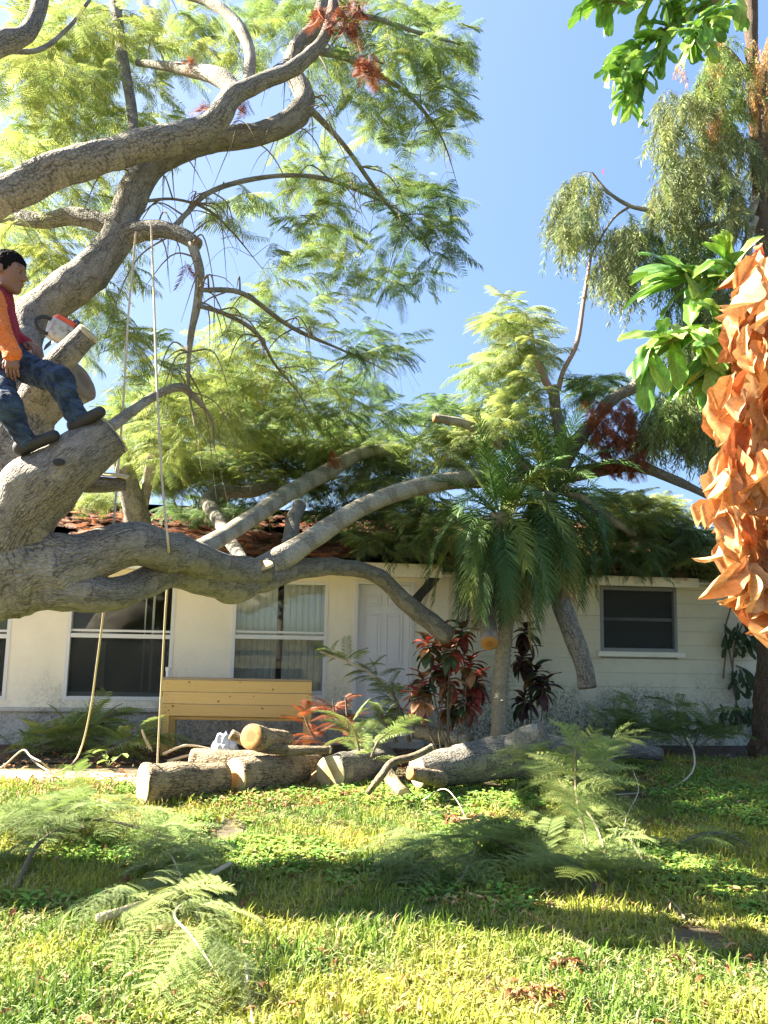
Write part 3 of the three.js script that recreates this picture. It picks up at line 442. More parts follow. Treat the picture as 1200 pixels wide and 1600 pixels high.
// ------------------------------------------------------------------ broken limbs of the same tree beyond the palm
{
  const t = scene.getObjectByName('shade_tree');
  const post = L([850, 760, 10.5, 28], [874, 735, 10.5, 24], [876, 680, 10.5, 20], [868, 640, 10.5, 19], [865, 604, 10.5, 18]);
  const cut = L([850, 765, 10.5, 22], [815, 725, 10.4, 20], [770, 685, 10.3, 17], [725, 662, 10.2, 15], [679, 653, 10.1, 14]);
  const slant = L([860, 765, 10.6, 26], [895, 700, 10.6, 24], [930, 655, 10.6, 21], [965, 618, 10.6, 20], [990, 606, 10.6, 18], [1000, 585, 10.6, 16], [1012, 572, 10.6, 8]);
  const arm = L([880, 745, 10.6, 26], [930, 735, 10.6, 24], [990, 728, 10.5, 18], [1050, 748, 10.3, 15], [1120, 782, 10.0, 10]);
  const down = L([870, 760, 10.5, 20], [920, 785, 10.6, 17], [960, 815, 10.8, 14], [990, 835, 11.0, 11]);
  const hang = L([835, 765, 10.5, 24], [840, 850, 10.2, 26], [868, 920, 9.9, 28], [892, 985, 9.6, 30], [912, 1040, 9.5, 28], [918, 1074, 9.5, 27]);
  const stub = L([810, 760, 10.4, 22], [770, 850, 9.9, 26], [757, 930, 9.75, 28], [763, 985, 9.35, 28], [765, 1005, 9.2, 27]);
  const forkA = L([866, 620, 10.5, 14], [850, 590, 10.5, 12], [835, 550, 10.6, 8], [828, 500, 10.7, 5]);
  const whip = L([872, 610, 10.5, 9], [880, 580, 10.5, 8], [900, 540, 10.5, 8], [912, 470, 10.6, 7], [924, 395, 10.7, 5]);
  for (const l of [post, slant, arm, hang]) part('limb', tube(l, { sides: 16, seg: 0.06, amp: 0.16 }), mBark, t);
  for (const l of [cut, stub, down]) part('limb', tube(l, { sides: 14, seg: 0.06, amp: 0.06 }), mSmooth, t);
  for (const l of [forkA, whip]) part('branch', tube(l, { sides: 7, seg: 0.1, amp: 0 }), std({ color: rgb(0.30, 0.19, 0.16) }), t);
  endCut(cut, mCutOrange, t, true, 1, 'orange sawn end of the limb pointing at the sky'); endCut(stub, mCutOrange, t, true, 1.02, 'orange sawn end beside the palm trunk'); endCut(hang, mCutOld, t); endCut(post, mCutPale, t);
  const nodes = nodesOf(post, slant, arm, down, forkA, cut.slice(0, 3), L([560, 795, 8.6, 8], [600, 830, 10.2, 6], [640, 850, 11.2, 4]));
  grow(t, nodes, [
    [800, 520, 55, 60, 10.7, 14, 'y'], [770, 590, 50, 35, 10.7, 8, 'm'], [790, 640, 70, 40, 10.6, 14, 'y'], [740, 690, 50, 40, 10.8, 10, 'y'], [830, 560, 35, 50, 10.7, 8, 'y'], [930, 600, 50, 25, 11.2, 7, 'g'],
    [985, 800, 60, 40, 11.6, 16, 'y'], [1060, 840, 60, 36, 11.6, 16, 'g'], [600, 845, 70, 24, 11.3, 16, 'm'], [1000, 845, 80, 34, 11.5, 20, 'm'], [1085, 865, 50, 25, 11.6, 14, 'm'], [960, 790, 50, 30, 11.3, 14, 'y'], [1040, 800, 60, 30, 11.8, 14, 'y'], [950, 830, 40, 35, 11.6, 10, 'm'], [1010, 870, 90, 18, 11.5, 14, 'g'], [1100, 850, 35, 35, 11.6, 8, 'g'], [690, 830, 50, 50, 10.9, 12, 'm'], [655, 850, 30, 25, 11.2, 8, 'm'], [930, 870, 40, 18, 11.4, 6, 'g'], [860, 690, 60, 40, 10.9, 8, 'm'],
  ], { seed: 31, from: 0.1, mult: 2.6, step: 0.03, size: 1.3 });
  const R = rng(9), dead = []; for (let i = 0; i < 420; i++) { const a = R(), px = lerp(925, 1000, R()) + (a - 0.5) * 30, py = 620 + a * 110; dead.push({ m: M4(P(px, py, 10.35 + (R() - 0.5) * 0.5), basis(V((R() - 0.5) * 0.9, -1, (R() - 0.5) * 0.9), V(R() - 0.5, 0.2, R() - 0.5)), 0.5 + 0.5 * R()), c: toneOf('b', R) }); }
  swarm('dead_foliage', leafGeo[1], mFeather, dead, t);
}
// ------------------------------------------------------------------ weeping tree by the end of the house
{
  const b = G(1196, 1168); b.z = -11.2; b.y = 0; const t = thing('weeping_tree', 'tall shaggy tree at the house corner with drooping narrow grey-green leaves', 'tree', b);
  const trunk = L([1204, 1190, 11.2, 62], [1200, 1130, 11.2, 46], [1200, 1000, 11.2, 34], [1198, 700, 11.2, 26], [1192, 420, 11.2, 24], [1183, 250, 11.2, 22], [1176, 120, 11.2, 22], [1172, 0, 11.2, 22], [1168, -90, 11.2, 20]);
  const second = L([1215, 1000, 11.4, 30], [1212, 600, 11.4, 34], [1206, 350, 11.4, 30], [1190, 150, 11.4, 24], [1205, 60, 11.4, 16]);
  const side = L([1186, 300, 11.2, 12], [1165, 345, 11.0, 14], [1150, 345, 10.9, 14], [1110, 352, 10.8, 11], [1060, 348, 10.7, 9], [1010, 328, 10.6, 8], [985, 322, 10.6, 7], [950, 300, 10.6, 6], [925, 270, 10.6, 4]);
  const roots = [[[1180, 340], [1160, 400], [1150, 470], [1148, 540]], [[1155, 345], [1135, 400], [1125, 470], [1120, 540]], [[1170, 350], [1170, 420], [1176, 520]]].map(q => L(...q.map(([x, y], i) => [x, y, 11.0 - i * 0.03, 13 - i])));
  const branches = [[[1183, 250, 11.2, 9], [1130, 190, 11, 7], [1070, 170, 11, 5], [1030, 200, 10.9, 3]], [[1176, 130, 11.2, 9], [1140, 80, 11, 7], [1100, 60, 11, 5]], [[1188, 420, 11.2, 9], [1130, 430, 10.9, 7], [1070, 440, 10.8, 5], [1050, 480, 10.7, 3]], [[1195, 560, 11.2, 9], [1140, 600, 10.9, 7], [1080, 620, 10.8, 5], [1030, 650, 10.7, 3]], [[985, 322, 10.6, 5], [960, 340, 10.6, 4], [925, 395, 10.7, 4]]].map(q => L(...q));
  const mShag = std({ ...barkA, bumpScale: 0.03, color: rgb(0.62, 0.46, 0.34) }); part('trunk', tube(trunk, { sides: 18, amp: 0.3, freq: 7 }), mShag, t); part('trunk', tube(second, { sides: 14, amp: 0.3 }), mShag, t);
  for (const l of roots) part('aerial_root', tube(l, { sides: 9, amp: 0.1 }), mSmooth, t); part('limb', tube(side, { sides: 8, amp: 0.1 }), mSmooth, t); for (const l of branches) part('limb', tube(l, { sides: 7, amp: 0 }), mTwig, t);
  grow(t, nodesOf(side, ...branches, trunk.slice(4)), [
    [1080, 190, 70, 80, 11.0, 30, 'w'], [1130, 110, 60, 90, 11.2, 20, 'm'], [1050, 290, 50, 60, 10.9, 22, 'w'], [1110, 310, 60, 60, 10.9, 20, 'w'], [1070, 400, 60, 60, 10.8, 22, 'g'], [985, 360, 40, 30, 10.6, 10, 'w'], [965, 420, 40, 35, 10.7, 14, 'w'], [985, 370, 30, 30, 10.7, 8, 'w'],
    [910, 300, 50, 35, 10.6, 12, 'w'], [895, 350, 40, 30, 10.6, 8, 'w'], [1080, 520, 60, 60, 10.9, 22, 'g'], [1050, 630, 50, 40, 10.7, 22, 'm'], [1100, 660, 60, 50, 10.8, 30, 'w'], [1130, 560, 60, 60, 10.9, 18, 'w'], [1020, 650, 30, 40, 10.7, 10, 'w'], [1160, 600, 50, 80, 11, 16, 'w'], [1150, 250, 50, 60, 11, 14, 'w'], [1120, 470, 50, 40, 10.9, 12, 'w'],
  ], { seed: 41, leaf: 'weep', step: 0.03, mult: 2.2, size: 1.15, droop: 1.2, from: 0.1, rMin: 0.003 });
  const R = rng(19), dry = []; for (const [x, y0, y1, s, n] of [[1120, 55, 210, 26, 60], [1190, 60, 200, 34, 70], [1112, 170, 225, 14, 12], [1062, 90, 108, 12, 8]]) for (let i = 0; i < n; i++) dry.push({ m: M4(P(x + (R() - 0.5) * s, lerp(y0, y1, R()), 10.9 + (R() - 0.5) * 0.4), basis(V((R() - 0.5) * 0.6, -1, (R() - 0.5) * 0.6), V(R() - 0.5, 0, R() - 0.5)), 0.6 + 0.4 * R()), c: rgb(0.42 + 0.15 * R(), 0.24 + 0.08 * R(), 0.11) });
  swarm('dry_foliage', weepGeo[2], mWeep, dry, t);
  const fl = []; for (const [x, y] of [[1037, 218], [1045, 203], [1030, 316], [1018, 322], [940, 262]]) for (let i = 0; i < 4; i++) fl.push({ m: M4(P(x + R() * 5, y + R() * 4, 10.6), basis(V(R() - 0.5, -1, R() - 0.5), V(1, 0, 0)), 0.22), c: rgb(0.62, 0.03, 0.05) }); swarm('red_flowers', weepGeo[2], mWeep, fl, t);
}
// ------------------------------------------------------------------ broad leaves near the camera
// blade along +x, ribbed and curled; lobes > 0 gives a wavy, lobed edge
function blade(len, wid, { bend = 0.3, fold = 0.25, lobes = 0, curl = 0, tip = 0.62, seed = 1, n = 9 } = {}) {
  const pos = [], idx = [], uv = [], R = rng(seed), ph = R() * 6, k1 = 2 + 1.5 * R(), A = n > 6 ? 3 : n > 4 ? 2 : 1, B = 2 * A + 1;
  for (let i = 0; i <= n; i++) {
    const t = i / n; let w = Math.sin(PI * Math.pow(t, tip > 0.5 ? 1.35 : 0.8)) * (0.35 + 0.65 * t) + 0.02; if (tip > 0.8) w = Math.pow(Math.max(0, 1 - Math.pow(Math.abs(2 * t - 1.02), 3.4)), 0.6) * (0.42 + 0.58 * t); else if (tip > 0.5) w = Math.pow(Math.max(0, Math.sin(PI * Math.pow(t, 1.45))), 0.62) * (0.45 + 0.55 * t); else w = Math.pow(Math.sin(PI * Math.pow(t, 0.85)), 0.8);
    w *= 1 + lobes * Math.sin(t * 17 + ph); if (i === 0) w = 0.03; if (i === n) w = tip > 0.8 ? 0.22 : 0.02;
    for (let j = -A; j <= A; j++) {
      const s = j / A, y = -bend * len * t * t + fold * wid * Math.abs(s) * w + curl * wid * (Math.sin(t * k1 * 2 + s * 2.3 + ph) * 0.55 + Math.sin(t * 9 + s * 5 + ph * 2) * 0.28), z = s * wid * 0.5 * w * (1 - 0.35 * curl * s * s), x = len * t * (1 - 0.15 * Math.abs(bend) * t);
      pos.push(x, y, z); uv.push(t, 0.5 + s / 2);
    }
  }
  for (let i = 0; i < n; i++) for (let j = 0; j < B - 1; j++) { const a = i * B + j; idx.push(a, a + 1, a + B, a + 1, a + B + 1, a + B); }
  return geoOf(pos, idx, uv);
}
function veined(a, b, seed, k = 1) { return tex(128, 64, (u, v) => { const s = Math.abs(v - 0.5) * 2, rib = step(0.10, 0.02, s), vein = step(0.16, 0.03, Math.abs(((u * 9 - s * 1.6) % 1 + 1) % 1 - 0.5)) * 0.6, n = fbm(u * 8, v * 5, seed, 3); let c = mix3(a, b, clamp((n - 0.35) * 1.8)); return mix3(c, b.map(q => Math.min(1, q * 1.35)), clamp(rib + vein) * 0.5 * k).map(q => q * (0.85 + 0.3 * fbm(u * 30, v * 20, seed + 2, 2))); }); }
const lm = (t, tr, o = {}) => leafMat(1, 1, 1, tr, { map: t, roughness: 0.55, specularIntensity: 0.5, ...o });
const greenM = [lm(veined([0.14, 0.30, 0.035], [0.26, 0.44, 0.06], 1), 0.48), lm(veined([0.08, 0.20, 0.04], [0.15, 0.28, 0.06], 2), 0.4), lm(veined([0.22, 0.36, 0.06], [0.36, 0.48, 0.10], 3), 0.5)];
const greenG = [1, 2, 3, 4].map(k => blade(0.23, 0.10, { seed: k, tip: 0.9, lobes: k % 2 ? 0.07 : 0.12, bend: 0.12 * k, fold: 0.2, curl: 0.12, n: 11 }));
const deadG = [1, 2, 3, 4, 5, 6].map(k => blade(0.23, 0.135, { seed: 20 + k, tip: 0.9, lobes: 0.10, bend: 0.05 + 0.2 * (k % 4), fold: 0.6, curl: 0.27, n: 18 }));
const deadM = [lm(veined([0.46, 0.21, 0.07], [0.56, 0.30, 0.12], 4), 0.35, { roughness: 0.6 }), lm(veined([0.52, 0.30, 0.13], [0.60, 0.39, 0.20], 5), 0.35, { roughness: 0.6 }), lm(veined([0.42, 0.12, 0.04], [0.50, 0.18, 0.07], 6), 0.35, { roughness: 0.6 }), lm(veined([0.34, 0.15, 0.06], [0.50, 0.27, 0.12], 7), 0.3, { roughness: 0.7 })];
function leafOn(parent, name, geo, mat, p, dir, up, s) { const m = shade(new THREE.Mesh(geo, mat)); m.name = name; m.position.copy(p).sub(BASE.get(parent)); m.quaternion.copy(basis(dir, up)); m.scale.setScalar(s); parent.add(m); return m; }
{
  const b = V(2.75, 0, -3.7), t = thing('broadleaf_tree', 'broad-leaved tree reaching in from the frame edge with glossy lobed green leaves', 'tree', b);
  const trunk = [{ p: V(2.75, -0.05, -3.7), r: 0.19 }, { p: V(2.72, 1.6, -3.7), r: 0.14 }, { p: V(2.62, 3.0, -3.8), r: 0.10 }, { p: P(1320, -60, 4.3), r: 0.07 }];
  const up = L([1320, -60, 4.3, 26], [1230, -40, 4.5, 16], [1130, -5, 4.7, 10], [1060, 35, 4.9, 8], [1000, 70, 5.0, 6], [955, 115, 5.0, 4]);
  const up2 = L([1130, -5, 4.7, 9], [1050, -10, 4.8, 7], [980, 5, 4.9, 5], [925, -5, 4.9, 3]), up3 = L([1060, 35, 4.9, 6], [1010, 110, 4.9, 4], [975, 150, 4.9, 3]), up4 = L([1150, -10, 4.7, 8], [1110, 30, 4.6, 5], [1075, 70, 4.6, 4]);
  const lowS = [{ p: V(2.66, 2.45, -3.75), r: 0.05 }, ...L([1290, 470, 3.75, 30], [1210, 480, 3.7, 16], [1150, 500, 3.65, 10], [1080, 520, 3.6, 7], [1010, 545, 3.55, 4])];
  const low2 = L([1210, 480, 3.7, 10], [1150, 450, 3.7, 7], [1095, 440, 3.7, 5], [1060, 425, 3.7, 4]), low3 = L([1180, 490, 3.68, 8], [1140, 540, 3.6, 6], [1110, 590, 3.55, 4]), low4 = L([1190, 480, 3.7, 8], [1160, 430, 3.65, 6], [1130, 400, 3.6, 4]);
  part('trunk', tube(trunk, { sides: 16, amp: 0.12 }), mBark, t); for (const l of [up, up2, up3, up4, lowS, low2, low3, low4]) part('branch', tube(l, { sides: 8, amp: 0.05 }), mTwig, t);
  const R = rng(77);
  const dress = (l, n, s, spread, t0) => { const c = new THREE.CatmullRomCurve3(l.map(q => q.p)); for (let i = 0; i < n; i++) { const u = t0 + (1 - t0) * Math.pow((i + R()) / n, 0.8), p = c.getPoint(u), T = c.getTangent(u); const d = T.clone().multiplyScalar(0.7).add(V((R() - 0.5) * spread, (R() - 0.55) * spread, (R() - 0.4) * spread)); p.add(V((R() - 0.5) * 0.03, (R() - 0.5) * 0.03, (R() - 0.5) * 0.03)); leafOn(t, 'leaf', greenG[Math.floor(R() * 4)], greenM[Math.floor(R() * 3)], p, d, V((R() - 0.5), 1, (R() - 0.2)), s * (0.75 + 0.5 * R())); } };
  dress(lowS, 34, 1.0, 1.6, 0.4); dress(low2, 22, 1.05, 1.6, 0.3); dress(low3, 22, 1.0, 1.6, 0.2); dress(low4, 12, 0.9, 1.6, 0.3);
  { // unseen crown added beyond the frame edge to dim the right house wall
    const it = [], twg = []; for (let i = 0; i < 26; i++) { const z = -3.2 - 5.2 * R(), x = -z * 0.5 + 0.9 + 2.6 * R(), e = V(x, 3.4 + 3.2 * R(), z); twg.push(tube([{ p: V(2.62, 3.0, -3.8), r: 0.05 }, { p: V(2.62, 3.0, -3.8).lerp(e, 0.5).add(V(0.3, 0.4, 0)), r: 0.03 }, { p: e, r: 0.01 }], { sides: 5, seg: 0.3, amp: 0, cap: false })); for (let k = 0; k < 90; k++) { const p = e.clone().add(V((R() - 0.5) * 1.5, (R() - 0.5) * 1.1, (R() - 0.5) * 1.5)); if (p.x < -p.z * 0.5 + 0.35) continue; it.push({ m: M4(p, basis(V(R() - 0.5, R() - 0.7, R() - 0.5), V(0, 1, 0)), 0.9 + 0.4 * R()), c: rgb(0.10 + 0.08 * R(), 0.22 + 0.1 * R(), 0.045) }); } }
    part('twigs', mergeGeometries(twg), mTwig, t).userData.kind = 'stuff'; swarm('foliage', greenG[1], leafMat(1, 1, 1, 0.4), it, t);
  }
  dress(up, 64, 0.85, 2.0, 0.35); dress(up2, 60, 0.85, 2.0, 0.1); dress(up3, 40, 0.85, 1.9, 0.1); dress(up4, 34, 0.85, 2.0, 0.2);
}
{
  const b = P(1230, 380, 3.4), t = thing('dead_branch', 'hanging broken branch thick with big curled orange dead leaves', 'branch', b), R = rng(88);
  const stem = L([1290, 470, 3.72, 14], [1240, 400, 3.5, 12], [1205, 450, 3.35, 11], [1195, 620, 3.3, 9], [1185, 760, 3.28, 8], [1190, 880, 3.28, 6], [1205, 990, 3.28, 4]);
  part('stem', tube(stem, { sides: 8, amp: 0.05 }), mTwig, t);
  const edge = [[395, 1165], [470, 1150], [540, 1132], [600, 1128], [650, 1120], [700, 1128], [760, 1108], [800, 1094], [850, 1128], [900, 1148], [940, 1182], [985, 1192]];
  for (let i = 0; i < 290; i++) {
    const y = 400 + 575 * (i + R()) / 290; let k = 0; while (k < edge.length - 2 && edge[k + 1][0] < y) k++; const e = lerp(edge[k][1], edge[k + 1][1], clamp((y - edge[k][0]) / (edge[k + 1][0] - edge[k][0])));
    const x = e + 20 + R() * (1262 - e) * 0.85, d = 3.30 + (R() - 0.5) * 0.42, p = P(x, y - 22, d), side = x < e + 45 ? -0.7 : 0;
    const dir = V((R() - 0.5) * 1.1 + side * 0.6, -0.75 - 0.5 * R(), (R() - 0.35) * 0.9), q = R();
    leafOn(t, 'dead_leaf', deadG[Math.floor(R() * 6)], deadM[q < 0.38 ? 0 : q < 0.68 ? 1 : q < 0.8 ? 2 : 3], p, dir, V((R() - 0.5) * 2.2, 0.3 + (R() - 0.5), 1 - 0.8 * R()), 0.55 + 0.5 * R());
  }
}
// ------------------------------------------------------------------ palms
function frond(base, dir, len, sag, { n = 32, leaf = 0.22, seed = 1, tw = 0.5 } = {}) {
  const R = rng(seed), pts = [], pos = [], idx = []; let p = base.clone(), d = dir.clone().normalize(); const S = 14, dl = len / S;
  for (let i = 0; i <= S; i++) { pts.push(p.clone()); d.y -= sag * (0.25 + 1.2 * i / S) / S; d.normalize(); p = p.clone().addScaledVector(d, dl); }
  const c = new THREE.CatmullRomCurve3(pts);
  const rach = tube(pts.filter((_, i) => i % 2 === 0).map((q, i) => ({ p: q, r: 0.009 * (1 - i / 8.2) + 0.001 })), { sides: 4, seg: len / 12, amp: 0, cap: false });
  for (let i = 0; i < n; i++) for (const s of [-1, 1]) {
    const t = 0.14 + 0.86 * (i + 0.5 * R()) / n, b = c.getPoint(t), T = c.getTangent(t), side = V(0, 0, 0).crossVectors(T, V(0, 1, 0)); if (side.lengthSq() < 1e-4) side.set(1, 0, 0); side.normalize(); const upv = V(0, 0, 0).crossVectors(side, T).normalize();
    const l = leaf * (0.35 + 0.75 * Math.sin(PI * (0.12 + 0.76 * t))) * (0.85 + 0.3 * R()), dv = side.clone().multiplyScalar(s * (0.85 - 0.4 * t)).addScaledVector(T, 0.55 + 0.3 * t).addScaledVector(upv, 0.28 * (R() + 0.2)).normalize();
    const m = b.clone().addScaledVector(dv, l * 0.55), e = b.clone().addScaledVector(dv, l).add(V(0, -l * (0.14 + 0.25 * R()), 0)), w = T.clone().multiplyScalar(0.0095);
    const k = pos.length / 3; for (const v of [b.clone().sub(w), b.clone().add(w), m.clone().addScaledVector(w, -1.1), m.clone().addScaledVector(w, 1.1), e]) pos.push(v.x, v.y, v.z); idx.push(k, k + 1, k + 2, k + 1, k + 3, k + 2, k + 2, k + 3, k + 4);
  }
  return mergeGeometries([rach, geoOf(pos, idx)]);
}
{
  const palmM = [leafMat(0.05, 0.115, 0.035, 0.3, { roughness: 0.45 }), leafMat(0.09, 0.17, 0.04, 0.35, { roughness: 0.5 }), leafMat(0.20, 0.25, 0.05, 0.4, { roughness: 0.55 })], dryM = leafMat(0.36, 0.23, 0.10, 0.25);
  const make = (label, ground, path, crown, seed, nF, dark) => {
    const t = thing('date_palm', label, 'palm', ground, 'palms before the house'), R = rng(seed);
    const pal = tex(128, 128, (u, v) => { const n = fbm(u * 12, v * 12, seed, 4, 12); return mix3([0.30, 0.26, 0.19], [0.50, 0.45, 0.34], n); }); part('trunk', tube(path, { sides: 16, amp: 0.05 }), std({ map: pal, color: rgb(0.6, 0.57, 0.52) }), t);
    const c = new THREE.CatmullRomCurve3(path.map(q => q.p)), len = c.getLength(), sc = [], nS = Math.round(len / 0.022 * 2.1);
    for (let i = 0; i < nS; i++) { const u = i / nS, a = i * 2.399, p = c.getPoint(u), r = 0.0875, o = V(Math.cos(a), 0, Math.sin(a)); const g = new THREE.ConeGeometry(0.017, 0.024, 4); g.scale(1.35, 1, 0.7); g.rotateX(-0.5); g.rotateY(PI / 2 - a); g.translate(p.x + o.x * r, p.y, p.z + o.z * r); sc.push(g); }
    part('leaf_scars', mergeGeometries(sc), std({ map: pal }), t).userData.kind = 'stuff';
    for (let i = 0; i < nF; i++) {
      const f = i / nF, a = i * 2.399 + R() * 0.5, el = lerp(1.45, -1.15, Math.pow(f, 0.72)), d = V(Math.cos(a) * Math.cos(el), Math.sin(el), Math.sin(a) * Math.cos(el));
      const len2 = lerp(1.0, 1.12, Math.min(1, f * 2)) * (0.85 + 0.3 * R()), q = R();
      part(f > 0.9 ? 'dry_frond' : 'frond', frond(crown.clone().add(V(Math.cos(a) * 0.05, -0.28 * f, Math.sin(a) * 0.05)), d, len2, lerp(0.6, 4.6, Math.min(1, f * 1.8)), { seed: seed * 100 + i, leaf: 0.24 }), f > 0.9 ? dryM : palmM[q < 0.35 ? 0 : q < 0.75 ? 1 : 2], t);
    }
  };
  const g1 = V(P(775, 1150, 9.6).x, 0, -9.6), c1 = P(780, 795, 9.45);
  make('slender date palm with scaly grey trunk standing behind the big log', g1, [{ p: g1.clone().add(V(0, -0.05, 0)), r: 0.115 }, { p: P(780, 1130, 9.6), r: 0.088 }, { p: P(782, 1060, 9.58), r: 0.085 }, { p: P(790, 980, 9.55), r: 0.082 }, { p: P(788, 900, 9.5), r: 0.085 }, { p: P(780, 800, 9.45), r: 0.10 }], c1, 3, 60, false);
  const g2 = V(P(779, 1150, 10.1).x, 0, -10.1), c2 = P(862, 765, 10.0);
  make('second date palm leaning out behind the scaly palm trunk', g2, [{ p: g2.clone().add(V(0, -0.05, 0)), r: 0.09 }, { p: P(785, 1050, 10.1), r: 0.065 }, { p: P(800, 930, 10.05), r: 0.065 }, { p: P(862, 770, 10.0), r: 0.085 }], c2, 4, 48, true);
}
// ------------------------------------------------------------------ crotons
{
  const cg = [1, 2, 3, 4].map(k => blade(0.18, 0.10, { seed: 40 + k, tip: 0.4, bend: 0.1 + 0.1 * k, fold: 0.18, curl: 0.08, n: 8 }));
  const cm = [lm(veined([0.34, 0.045, 0.04], [0.50, 0.12, 0.08], 1), 0.3), lm(veined([0.10, 0.06, 0.03], [0.30, 0.14, 0.05], 2), 0.25), lm(veined([0.04, 0.075, 0.03], [0.09, 0.11, 0.04], 3), 0.25), lm(veined([0.44, 0.20, 0.10], [0.60, 0.36, 0.18], 4), 0.3), lm(veined([0.045, 0.03, 0.03], [0.11, 0.035, 0.035], 5), 0.2)];
  const make = (label, spots, foot, d, pick, seed) => {
    const b = V(P(foot, 1150, d).x, 0, -d), t = thing('croton', label, 'shrub', b, 'crotons beside the palm'), R = rng(seed);
    for (const [x, y, dd] of spots) {
      const e = P(x, y, d + dd), f = b.clone().add(V((R() - 0.5) * 0.2, -0.02, (R() - 0.5) * 0.2)), m = f.clone().lerp(e, 0.5).add(V((R() - 0.5) * 0.2, 0, (R() - 0.5) * 0.15));
      part('stem', tube([{ p: f, r: 0.011 }, { p: m, r: 0.009 }, { p: e, r: 0.005 }], { sides: 6, amp: 0 }), mTwig, t);
      for (let i = 0; i < 19; i++) { const a = i * 2.399 + R(), el = lerp(-1.0, 0.9, i / 19); leafOn(t, 'leaf', cg[Math.floor(R() * 4)], cm[pick[Math.floor(R() * pick.length)]], e.clone().add(V(0, -0.12 + 0.009 * i, 0)), V(Math.cos(a) * Math.cos(el), Math.sin(el), Math.sin(a) * Math.cos(el)), V(0, 1, 0.01), 0.95 + 0.5 * R()); }
    }
  };
  make('croton shrub with red, bronze and yellowish leaves left of the palm trunk', [[668, 1005, -0.1], [705, 1012, -0.2], [685, 1040, 0.1], [662, 1062, -0.1], [655, 1088, -0.2], [722, 985, 0.1], [735, 1035, 0.1], [700, 1062, 0], [745, 1065, 0.2], [690, 985, 0.2], [728, 1095, 0.1], [700, 1100, 0.2]], 705, 9.9, [0, 0, 1, 1, 2, 3], 5);
  make('dark purple croton shrub on the shaded wall side of the palm', [[822, 985, 0.1], [838, 1050, 0], [848, 1072, -0.1], [818, 1092, 0.1], [818, 1025, 0.1]], 812, 10.3, [4, 4, 2, 1], 6);
}

// ------------------------------------------------------------------ bench
{
  const d = 10.3, a = P(253, 1120, d), w = pxm(227, d), yt = P(366, 1063, d).y, yb = P(366, 1120, d).y, b = V(a.x + w / 2, 0, -d), t = thing('bench', 'new pine plank bench back standing before the middle window', 'bench', b);
  const ang = 3 * PI / 180, q = new THREE.Quaternion().setFromAxisAngle(V(0, 1, 0), ang);
  const pineT = s => { const R = rng(s), knots = [0, 1, 2].map(() => [R(), 0.15 + 0.7 * R(), 0.008 + 0.008 * R()]); return tex(1024, 128, (u, v) => { let yy = v * 6; for (const [kx, ky, kr] of knots) { const dx = (u - kx) * 12, dy = (v - ky); yy += 0.5 * Math.exp(-dx * dx * 6 - dy * dy * 30) * Math.sign(dy); } const g = fbm(u * 6 + s, yy * 5, s, 4), f = fbm(u * 40, yy * 50, s, 2); let c = mix3([0.52, 0.36, 0.12], [0.63, 0.46, 0.19], g); c = c.map(x => x * (0.9 + 0.2 * f)); for (const [kx, ky, kr] of knots) { const r = Math.hypot((u - kx) * 12, (v - ky) * 1.0) + 0.02 * fbm(u * 90, v * 12, s); c = mix3([0.16, 0.07, 0.025], c, step(kr * 5, kr * 9, r)); } return c; }); };
  const loc = (g) => { g.applyQuaternion(q); g.translate(b.x, 0, b.z); return g; };
  const h = (yt - yb) / 3; for (let k = 0; k < 3; k++) { const g = box(0, yb + h * (k + 0.5), 0, w, h - 0.006, 0.032, 0.004); g.rotateZ((k - 1) * 0.0015); g.translate((k % 2) * 0.006, 0, [0.002, -0.002, 0.003][k]); part('plank', loc(g), std({ map: pineT(31 + k * 3), roughness: 0.7, color: [rgb(0.9, 0.88, 0.85), rgb(1, 1, 1), rgb(0.95, 0.97, 0.93)][k] }), t); }
  const mPost = std({ map: pineT(50), roughness: 0.75 }), mCap = std({ color: rgb(0.30, 0.24, 0.15) });
  part('top_cap', loc(box(0, yt + 0.012, -0.02, w + 0.01, 0.022, 0.09, 0.004)), mCap, t);
  for (const s of [-1, 1]) { part('leg', loc(box(s * (w / 2 - 0.05), yt / 2 - 0.01, -0.065, 0.085, yt, 0.085, 0.006)), mPost, t); part('leg', loc(box(s * (w / 2 - 0.05), 0.2, -0.5, 0.085, 0.42, 0.085, 0.006)), mPost, t); part('armrest', loc(box(s * (w / 2 - 0.05), 0.60, -0.31, 0.10, 0.035, 0.48, 0.006)), mPost, t); }
  for (let k = 0; k < 4; k++) part('seat_slat', loc(box(0, 0.43, -0.14 - k * 0.12, w, 0.03, 0.105, 0.004)), mPost, t);
  const mScrew = std({ color: rgb(0.12, 0.1, 0.08), metalness: 0.6, roughness: 0.5 }); for (const s of [-1, 1]) for (let k = 0; k < 3; k++) for (const e of [0.28, 0.72]) { const g = new THREE.CylinderGeometry(0.006, 0.006, 0.004, 8); g.rotateX(PI / 2); g.translate(s * (w / 2 - 0.05), yb + h * (k + e), 0.017); part('screw', loc(g), mScrew, t); }
}
